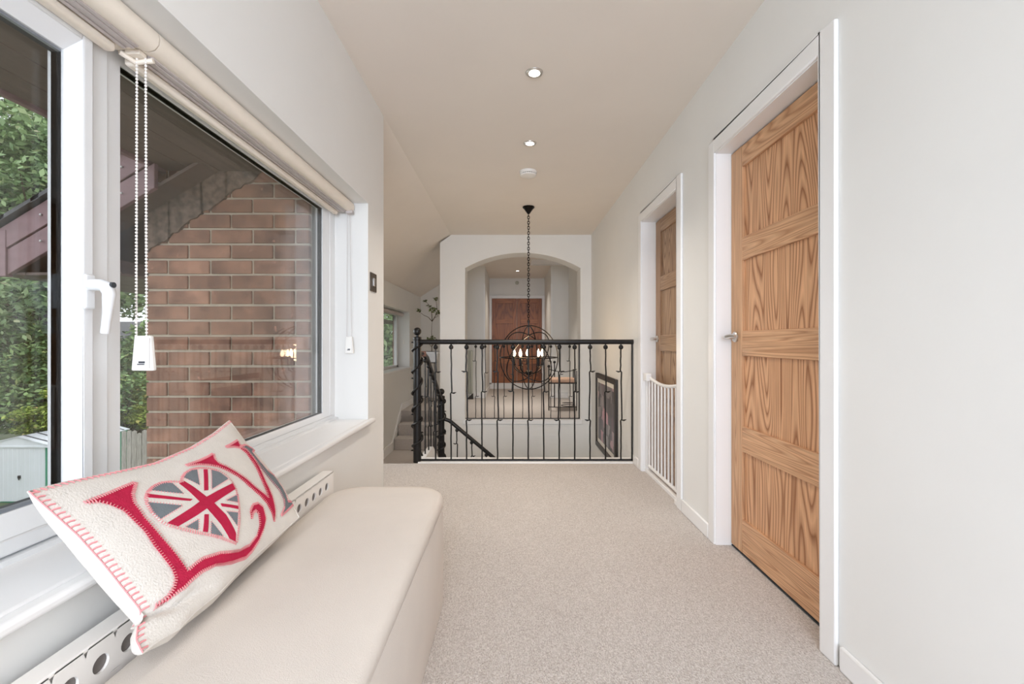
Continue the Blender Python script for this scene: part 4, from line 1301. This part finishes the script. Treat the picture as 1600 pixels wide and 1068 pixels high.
# ---------------------------------------------------------------- orb pendant
PX, PY, PZ = 0.172, 4.66, 0.870
t = thing('pendant_light', (PX, PY, H), 'black orb chandelier with glowing candle bulbs hanging over the stairwell', 'chandelier')
MB().lathe([(0.001, H - 0.002), (0.062, H - 0.002), (0.062, H - 0.012), (0.050, H - 0.022), (0.022, H - 0.060), (0.012, H - 0.075), (0.001, H - 0.078)], (PX, PY, 0), 28).build('ceiling_rose', M['pearlblack'], t)
m = MB()
z = H - 0.085
k = 0
while z > PZ + 0.37:
    a, b = ((0.011, 0) if k % 2 else (0, 0.011))
    m.tube([(PX + a * math.cos(w) , PY + b * math.cos(w), z + 0.019 * math.sin(w)) for w in [2 * math.pi * i / 10 for i in range(10)]], 0.0036, 5, True)
    z -= 0.027
    k += 1
m.build('chain', M['pearlblack'], t)
MB().tube([(PX, PY, PZ + 0.38), (PX, PY, PZ - 0.32)], 0.0075, 10).lathe([(0.001, PZ - 0.19), (0.02, PZ - 0.185), (0.032, PZ - 0.165), (0.032, PZ - 0.145), (0.018, PZ - 0.13), (0.001, PZ - 0.128)], (PX, PY, 0), 18).build('centre_stem', M['pearlblack'], t)
RR = 0.30
for nrm, rr_ in (((0.25, 1, 0), RR * 1.02), ((1, 0.25, 0), RR), ((0, 0, 1), RR), ((1, 0.9, 0.75), RR * 0.985), ((-1, 0.9, 0.75), RR * 0.985)):
    s = MB().ring((PX, PY, PZ), rr_, nrm, 0.0055, 64, 6)
    if nrm[2] == 0:
        s.v = [(v[0], v[1], PZ + (v[2] - PZ) * 1.08) for v in s.v]
    s.build('orb_ring', M['pearlblack'], t)
for k in range(5):
    a = R(72 * k + 20)
    c_, s_ = math.cos(a), math.sin(a)
    rr_ = 0.155
    P = lambda d, z: (PX + c_ * d, PY + s_ * d, PZ + z)
    arm = MB().tube([P(0.01, -0.155), P(0.05, -0.165), P(0.10, -0.155), P(0.145, -0.12), P(rr_, -0.085)], 0.006, 8).lathe([(0.001, PZ - 0.085), (0.022, PZ - 0.08), (0.024, PZ - 0.072), (0.001, PZ - 0.072)], P(rr_, 0)[:2] + (0,), 16).build('arm', M['pearlblack'], t)
    x, y, _ = P(rr_, 0)
    MB().lathe([(0.001, PZ - 0.075), (0.0135, PZ - 0.075), (0.0135, PZ + 0.012), (0.001, PZ + 0.012)], (x, y, 0), 14).build('candle_tube', M['pearlblack'], arm)
    MB().lathe([(0.001, PZ + 0.012), (0.009, PZ + 0.014), (0.0165, PZ + 0.036), (0.015, PZ + 0.052), (0.007, PZ + 0.074), (0.002, PZ + 0.088), (0.0005, PZ + 0.09)], (x, y, 0), 14).build('bulb', M['bulb'], arm)
d = bpy.data.lights.new('chandelier_glow', 'POINT')
d.energy = 10; d.color = (1.0, 0.72, 0.44); d.shadow_soft_size = 0.12
o = bpy.data.objects.new('chandelier_glow', d)
o.parent = t; o.location = (0, 0, PZ + 0.06 - H)
C.objects.link(o)

# ---------------------------------------------------------------- framed print on the stairwell wall
t = thing('picture_frame', (XR, 4.9, -0.21), 'black framed dark print with white mount on the stairwell wall', 'picture')
y0, y1, z0, z1 = 4.39, 5.43, -0.21, 0.66
w = 0.055
MB().box(XR - 0.03, XR, y0, y0 + w, z0, z1).box(XR - 0.03, XR, y1 - w, y1, z0, z1).box(XR - 0.03, XR, y0 + w, y1 - w, z0, z0 + w).box(XR - 0.03, XR, y0 + w, y1 - w, z1 - w, z1).build('frame', M['frameblk'], t, bevel=0.003)
MB().box(XR - 0.014, XR - 0.002, y0 + w, y1 - w, z0 + w, z1 - w).build('mount', M['mat'], t, smooth=0)
MB().box(XR - 0.016, XR - 0.0141, y0 + w + 0.05, y1 - w - 0.05, z0 + w + 0.05, z1 - w - 0.05).build('print', M['print'], t, smooth=0)

# ---------------------------------------------------------------- baby gate
t = thing('baby_gate', (1.07, 3.18, 0), 'white metal baby gate across the second doorway', 'safety gate')
gx = 1.075
MB().box(gx - 0.018, gx + 0.018, D2[0] + 0.01, D2[1] - 0.01, 0.0, 0.028).build('bottom_bar', M['trim'], t, bevel=0.004)
MB().box(gx - 0.012, gx + 0.012, D2[0] + 0.012, D2[0] + 0.036, 0.028, 0.76).build('side_post', M['trim'], t, bevel=0.003)
MB().box(gx - 0.012, gx + 0.012, D2[1] - 0.036, D2[1] - 0.012, 0.028, 0.76).build('side_post', M['trim'], t, bevel=0.003)
gy0, gy1 = D2[0] + 0.05, D2[1] - 0.06
top = []
for i in range(13):
    w = i / 12
    top.append((gx, gy0 + (gy1 - gy0) * w, 0.755 - 0.035 * math.sin(math.pi * w)))
MB().tube(top, 0.012, 8).build('top_rail', M['trim'], t)
MB().tube([(gx, gy0, 0.06), (gx, gy1, 0.06)], 0.012, 8).build('lower_rail', M['trim'], t)
nb = 10
for k in range(nb):
    y = gy0 + 0.012 + (gy1 - gy0 - 0.024) * k / (nb - 1)
    w = (y - gy0) / (gy1 - gy0)
    MB().tube([(gx, y, 0.06), (gx, y, 0.755 - 0.035 * math.sin(math.pi * w))], 0.0085, 8).build('bar', M['trim'], t)
MB().box(gx - 0.035, gx + 0.012, gy1 - 0.04, gy1 + 0.045, 0.725, 0.785).build('latch_housing', M['trim'], t, bevel=0.008, seg=3)
MB().box(gx - 0.045, gx + 0.005, D2[0] + 0.0, D2[0] + 0.05, 0.0, 0.035).build('foot', M['trim'], t, bevel=0.006)

# ---------------------------------------------------------------- iron seat in the far hall
t = thing('iron_seat', (0.76, 6.95, 0), 'small black iron seat with ball finials and peach cushion beyond the arch', 'seat')
sx0, sx1, sy0, sy1 = 0.555, 0.975, 6.74, 7.12
m = MB()
for x, y, zt in ((sx0, sy0, 0.655), (sx1, sy0, 0.60), (sx0 + 0.12, sy1, 0.70), (sx1, sy1, 0.60)):
    MB().tube([(x, y, 0.0), (x, y, zt)], 0.009, 8).build('leg', M['iron'], t)
MB().ball((sx0, sy0, 0.665), 0.023, 14, 9).build('ball_finial', M['iron'], t)
MB().ball((sx0 + 0.12, sy1, 0.71), 0.023, 14, 9).build('ball_finial', M['iron'], t)
arcp = lambda z, s: [(sx0 + (sx1 - sx0) * i / 14, sy0 - s * math.sin(math.pi * i / 14), z - 0.035 * math.sin(math.pi * i / 14) * (z > 0.5)) for i in range(15)]
MB().tube(arcp(0.62, 0.05), 0.006, 7).build('arm_rail', M['iron'], t)
MB().tube(arcp(0.055, 0.05), 0.006, 7).build('stretcher', M['iron'], t)
MB().tube([(sx0, sy0, 0.41), (sx1, sy0, 0.41), (sx1, sy1, 0.41), (sx0 + 0.12, sy1, 0.41)], 0.009, 7, True).build('seat_frame', M['iron'], t)
MB().box(sx0 + 0.03, sx1 - 0.01, sy0 + 0.01, sy1 - 0.01, 0.415, 0.475).build('seat_cushion', M['seat'], t, bevel=0.02, seg=3)
MB().ring((sx1 - 0.12, sy0 + 0.12, 0.06), 0.10, (0, 0, 1), 0.006, 28, 6).ring((sx1 - 0.12, sy0 + 0.12, 0.10), 0.085, (0, 0.1, 1), 0.005, 28, 6).build('scroll', M['iron'], t)

# tall narrow board leaning in the far hall
t = thing('folded_board', (-0.74, 8.1, 0), 'tall narrow grey-green folded board with dark foot, left inside the arch', 'board')
MB().box(-0.80, -0.715, 8.12, 8.16, 0.09, 0.88).build('board', M['panel'], t, bevel=0.01)
MB().tube([(-0.775, 8.11, 0.0), (-0.755, 8.11, 0.86)], 0.008, 8).tube([(-0.73, 8.11, 0.0), (-0.745, 8.11, 0.7)], 0.008, 8).build('leg', M['panel'], t)
MB().prism([(-0.80, 0.0), (-0.70, 0.0), (-0.70, 0.11), (-0.79, 0.03)], 'y', 8.06, 8.115).build('foot', M['frameblk'], t)

# ---------------------------------------------------------------- potted tree on a stand
t = thing('plant_stand', (-1.36, 7.6, 0), 'slim black plant stand beyond the steps under the white pot', 'stand')
for a in (45, 135, 225, 315):
    x, y = -1.36 + 0.10 * math.cos(R(a)), 7.6 + 0.10 * math.sin(R(a))
    MB().tube([(x, y, 0), (-1.36 + 0.075 * math.cos(R(a)), 7.6 + 0.075 * math.sin(R(a)), 0.675)], 0.006, 7).build('leg', M['iron'], t)
MB().box(-1.44, -1.28, 7.52, 7.68, 0.675, 0.687).build('shelf', M['iron'], t, bevel=0.002)
t = thing('potted_tree', (-1.36, 7.6, 0.687), 'thin sparse little tree in a white square pot beside the small window', 'plant')
px, py = -1.36, 7.6
m = MB()
m.add([(px - .075, py - .075, .688), (px + .075, py - .075, .688), (px + .075, py + .075, .688), (px - .075, py + .075, .688), (px - .10, py - .10, .83), (px + .10, py - .10, .83), (px + .10, py + .10, .83), (px - .10, py + .10, .83)],
      [(3, 2, 1, 0), (4, 5, 6, 7), (0, 1, 5, 4), (1, 2, 6, 5), (2, 3, 7, 6), (3, 0, 4, 7)])
m.box(px - .122, px + .122, py - .122, py + .122, .83, .868)
m.build('pot', M['pot'], t, bevel=0.004)
MB().box(px - .11, px + .11, py - .11, py + .11, .868, .872).build('soil', M['soil'], t)
tr = [[(px, py, .87), (px + .005, py, 1.05), (px - .005, py, 1.2), (px + .005, py, 1.38)],
      [(px + .005, py, 1.38), (px - .06, py, 1.45), (px - .15, py + .02, 1.49), (px - .23, py, 1.56)],
      [(px + .005, py, 1.38), (px + .0, py, 1.5), (px - .02, py, 1.62), (px - .1, py - .01, 1.72)],
      [(px + .005, py, 1.38), (px + .06, py, 1.47), (px + .09, py + .02, 1.56), (px + .07, py, 1.75)],
      [(px + .005, py, 1.38), (px + .05, py - .02, 1.44), (px + .12, py - .03, 1.47)],
      [(px - .005, py, .95), (px - .06, py - .02, 1.02), (px - .09, py - .02, 1.07)],
      [(px - .005, py, .95), (px + .06, py - .02, 1.02), (px + .10, py - .02, 1.04)]]
m = MB()
for q in tr:
    m.tube(q, [0.007, 0.0055, 0.004, 0.002] if len(q) == 4 else [0.005, 0.004, 0.002], 6)
m.build('stem', M['bark'], t)


def leaves(mb, c, r, n, size, rn, shape=(1, 1, 1), shell=0.0):
    for _ in range(n):
        while True:
            d = Vector((rn.uniform(-1, 1), rn.uniform(-1, 1), rn.uniform(-1, 1)))
            if shell < d.length < 1: break
        p = Vector(c) + Vector((d.x * r * shape[0], d.y * r * shape[1], d.z * r * shape[2]))
        a = Vector((rn.gauss(0, 1), rn.gauss(0, 1), rn.gauss(0, 0.5))).normalized()
        b = a.cross(Vector((rn.gauss(0, 0.6), rn.gauss(0, 0.6), 1))).normalized()
        s = size * rn.uniform(0.6, 1.3)
        k = len(mb.v)
        mb.v += [tuple(p - a * s), tuple(p - b * s * 0.5), tuple(p + a * s), tuple(p + b * s * 0.5)]
        mb.f.append((k, k + 1, k + 2, k + 3))


def raw(mb, name, mat, parent):
    """link without cleaning: for big leaf clouds"""
    me = bpy.data.meshes.new(name)
    bs = BASE[parent]
    me.from_pydata([(v[0] - bs.x, v[1] - bs.y, v[2] - bs.z) for v in mb.v], [], mb.f)
    me.materials.append(mat)
    o = bpy.data.objects.new(name, me)
    o.parent = parent
    o['kind'] = 'stuff'
    C.objects.link(o)
    BASE[o] = bs
    return o


rn = random.Random(11)
m = MB()
for c, r, n in (((px, py, 1.06), 0.10, 70), ((px - .23, py, 1.57), 0.05, 16), ((px - .12, py, 1.73), 0.04, 14), ((px + .07, py, 1.76), 0.045, 20), ((px + .02, py, 1.58), 0.07, 36), ((px + .11, py, 1.52), 0.06, 26), ((px - .05, py, 1.64), 0.04, 12)):
    leaves(m, c, r, int(n * 1.3), 0.027, rn, (1, 0.8, 0.7))
raw(m, 'foliage', M['leafp'], t)

# ================================================================ GARDEN
G = -4.1
m = MB().box(-60, 20, -10, 70, G - 0.1, G)
o = m.build('ground', M['lawn'])
tag(o, 'grass of the garden far below the window', 'lawn', kind='structure')

# shed
t = thing('garden_shed', (-15.6, 15.6, G), 'green and white metal garden shed with double doors', 'shed')
x0, x1, y0, y1 = -16.95, -14.65, 14.3, 17.0
ze, zr = -2.30, -2.0
xm = -15.72
m = MB().prism([(x0, G), (x1, G), (x1, ze), (x0, ze)], 'y', y0 + 0.02, y1)
m.build('wall', M['shedg'], t)
for k in range(12):
    for xx in ((x0 - 0.01, x0 + 0.02), ):
        pass
m = MB()
yy = y0 + 0.05
while yy < y1 - 0.05:
    m.box(x1, x1 + 0.012, yy, yy + 0.10, G, ze - 0.02)
    yy += 0.2
m.box(x1 - 0.33, x1 - 0.20, y0 + 0.008, y0 + 0.02, G, ze - 0.02).box(x1 - 0.14, x1 - 0.02, y0 + 0.008, y0 + 0.02, G, ze - 0.02).box(x0 + 0.02, x0 + 0.2, y0 + 0.008, y0 + 0.02, G, ze - 0.02)
m.build('wall_rib', M['shedg'], t)
MB().box(-16.50, -16.36, y0 - 0.01, y0 + 0.02, G, ze).box(-14.98, -14.90, y0 - 0.01, y0 + 0.02, G, ze).build('door_frame', M['shedw'], t)
for a, b in ((-16.36, -15.672), (-15.668, -14.98)):
    dr = MB().box(a, b, y0 - 0.015, y0 + 0.015, G + 0.05, ze - 0.03).build('door', M['shedw'], t)
    mm = MB()
    for k in range(4):
        xx = a + 0.1 + k * 0.15
        mm.box(xx, xx + 0.04, y0 - 0.022, y0 - 0.013, G + 0.1, ze - 0.08)
    mm.build('door_rib', M['shedw'], dr)
MB().box(-15.72, -15.66, y0 - 0.06, y0 - 0.015, -3.31, -3.22).tube([(-15.69, y0 - 0.05, -3.31), (-15.69, y0 - 0.05, -3.36)], 0.015, 8).build('padlock', M['frameblk'], t)
m = MB().prism([(x0 - 0.05, ze), (x1 + 0.05, ze), (xm, zr)], 'y', y0 - 0.04, y0)
m.box(x0 - 0.06, x1 + 0.06, y0 - 0.06, y0 - 0.035, ze - 0.03, ze + 0.02)
m.build('gable', M['shedw'], t)
th = 0.03
m = MB().prism([(x0 - 0.08, ze), (xm, zr), (xm, zr + th), (x0 - 0.08, ze + th)], 'y', y0 - 0.08, y1 + 0.08).prism([(x1 + 0.08, ze), (x1 + 0.08, ze + th), (xm, zr + th), (xm, zr)], 'y', y0 - 0.08, y1 + 0.08)
rf = m.build('roof', M['shedw'], t)
m = MB()
for k in range(7):
    yy = y0 + 0.1 + k * 0.40
    m.prism([(x1 + 0.08, ze + th), (x1 + 0.08, ze + th + 0.02), (xm, zr + th + 0.02), (xm, zr + th)], 'y', yy, yy + 0.04)
m.build('roof_rib', M['tile'], rf)

# fence
t = thing('garden_fence', (-11.5, 14.0, G), 'weathered pale timber fence beyond the brick wall', 'fence')
rn = random.Random(5)
x = -12.22
k = 0
while x < -9.0:
    w = 0.15
    zt = -1.75 + rn.uniform(-0.06, 0.04)
    yo = rn.uniform(-0.012, 0.012)
    MB().prism([(x, G), (x + w, G), (x + w, zt - 0.02), (x + w * 0.5, zt), (x + 0.01, zt - 0.03)], 'y', 14.0 + yo, 14.02 + yo).build('plank', M['fence'], t)
    x += w + 0.012
MB().box(-12.2, -9.0, 14.025, 14.06, -2.3, -2.2).box(-12.2, -9.0, 14.025, 14.06, -3.6, -3.5).build('cross_rail', M['fence'], t)

# neighbour's house
t = thing('neighbour_house', (-31, 33, G), 'beige house with white window half hidden by the trees', 'house')
MB().box(-36, -24, 33, 40, G, 0.6).build('wall', M['render'], t)
for k in range(5):
    a, b = 0.5 + 0.5 * k, 1.02 + 0.5 * k
    MB().prism([(32.6 + 0.9 * k, 0.5 + 0.42 * k), (33.6 + 0.9 * k, 0.96 + 0.42 * k), (33.6 + 0.9 * k, 1.04 + 0.42 * k), (32.6 + 0.9 * k, 0.58 + 0.42 * k)], 'x', -36.4, -23.6).build('tile_course', M['tile'], t)
for x in (-34.6, -30.0):
    w_ = MB().box(x - 0.75, x + 0.75, 32.93, 33.02, -1.3, -0.1).build('window', M['upvc'], t)
    MB().box(x - 0.66, x - 0.05, 32.90, 32.935, -1.2, -0.2).box(x + 0.05, x + 0.66, 32.90, 32.935, -1.2, -0.2).build('window_pane', M['blackgap'], w_)


# trees
def tree(label, cx, cy, trunk_h, blobs, mat, size, n, seed, cat='tree', group=None, name='garden_tree'):
    t = thing(name, (cx, cy, G), label, cat, group)
    rn = random.Random(seed)
    m = MB()
    top = blobs[0]
    m.tube([(cx, cy, G), (cx + .1, cy, G + trunk_h * .5), (cx, cy, G + trunk_h)], [0.28 * trunk_h / 6, 0.2 * trunk_h / 6, 0.12 * trunk_h / 6], 8)
    for b in blobs:
        m.tube([(cx, cy, G + trunk_h * .55), ((cx + b[0]) / 2, (cy + b[1]) / 2, (G + trunk_h + b[2]) / 2), (b[0], b[1], b[2])], [0.08, 0.05, 0.02], 5)
    m.build('trunk', M['bark'], t)
    m = MB()
    tot = sum(b[3] ** 2 for b in blobs)
    for b in blobs:
        nb_ = int(n * b[3] ** 2 / tot)
        # lumpy: several sub clumps on each blob's shell
        for k in range(16):
            d = Vector((rn.gauss(0, 1), rn.gauss(0, 1), rn.gauss(0, 1))).normalized() * b[3] * 0.72
            leaves(m, (b[0] + d.x, b[1] + d.y, b[2] + d.z * 0.75), b[3] * 0.50, nb_ // 16, size, rn, (1, 1, 0.55))
    raw(m, 'foliage', mat, t)
    return t


def blobs(cx, cy, cz, rx, rz, n, r, seed):
    rn = random.Random(seed)
    out = []
    for _ in range(n):
        while True:
            d = Vector((rn.uniform(-1, 1), rn.uniform(-1, 1), rn.uniform(-1, 1)))
            if d.length < 1: break
        out.append((cx + d.x * rx, cy + d.y * rx * 0.8, cz + d.z * rz, r * rn.uniform(0.75, 1.2)))
    return out


tree('tall pale green maple tree filling the left window pane', -22.5, 21.5, 8.0, blobs(-23.5, 21.5, 8.6, 6.0, 7.6, 44, 2.5, 1), M['leafa'], 0.17, 80000, 21)
tree('dark leafy tree behind the shed, below the maple', -21.5, 20.0, 4.0, blobs(-21.8, 20.0, -0.6, 3.2, 1.9, 12, 1.5, 2), M['leafb'], 0.13, 20000, 22)
tree('green tree standing right behind the fence', -17.0, 20.5, 5.0, blobs(-17.4, 20.5, 0.0, 2.6, 2.6, 12, 1.5, 3), M['leafb'], 0.13, 20000, 23)
tree('yellow-green bush directly behind the shed roof', -18.2, 18.6, 1.6, blobs(-18.0, 18.6, -1.9, 1.6, 0.7, 8, 0.9, 4), M['leafc'], 0.08, 14000, 24, 'bush', name='garden_bush')
tree('yellow-green bush over the timber fence', -16.3, 19.2, 1.6, blobs(-16.3, 19.2, -1.7, 1.2, 1.0, 8, 0.8, 5), M['leafc'], 0.08, 14000, 25, 'bush', name='garden_bush')
tree('dark tree at the far left edge of the pane', -28.5, 22.0, 5.5, blobs(-28.0, 22.0, 0.5, 3.5, 3.2, 12, 2.0, 6), M['leafb'], 0.16, 18000, 26)
tree('pale tree seen through the small wing window', -7.0, 22.0, 6.5, blobs(-7.3, 22.0, 1.5, 3.2, 4.0, 24, 1.9, 7), M['leafa'], 0.15, 30000, 27)

for k, (x, y, lab) in enumerate(((-24.0, 14.0, 'dark garden tree left of the shed'), (-23.0, 8.0, 'second dark garden tree left of the shed, nearer the house'), (-22.0, 1.5, 'dark garden tree farthest left, level with the house'))):
    tree(lab, x, y, 4.5, blobs(x, y, -0.5, 3.0, 2.8, 12, 1.8, 30 + k), M['leafb'], 0.17, 12000, 40 + k)
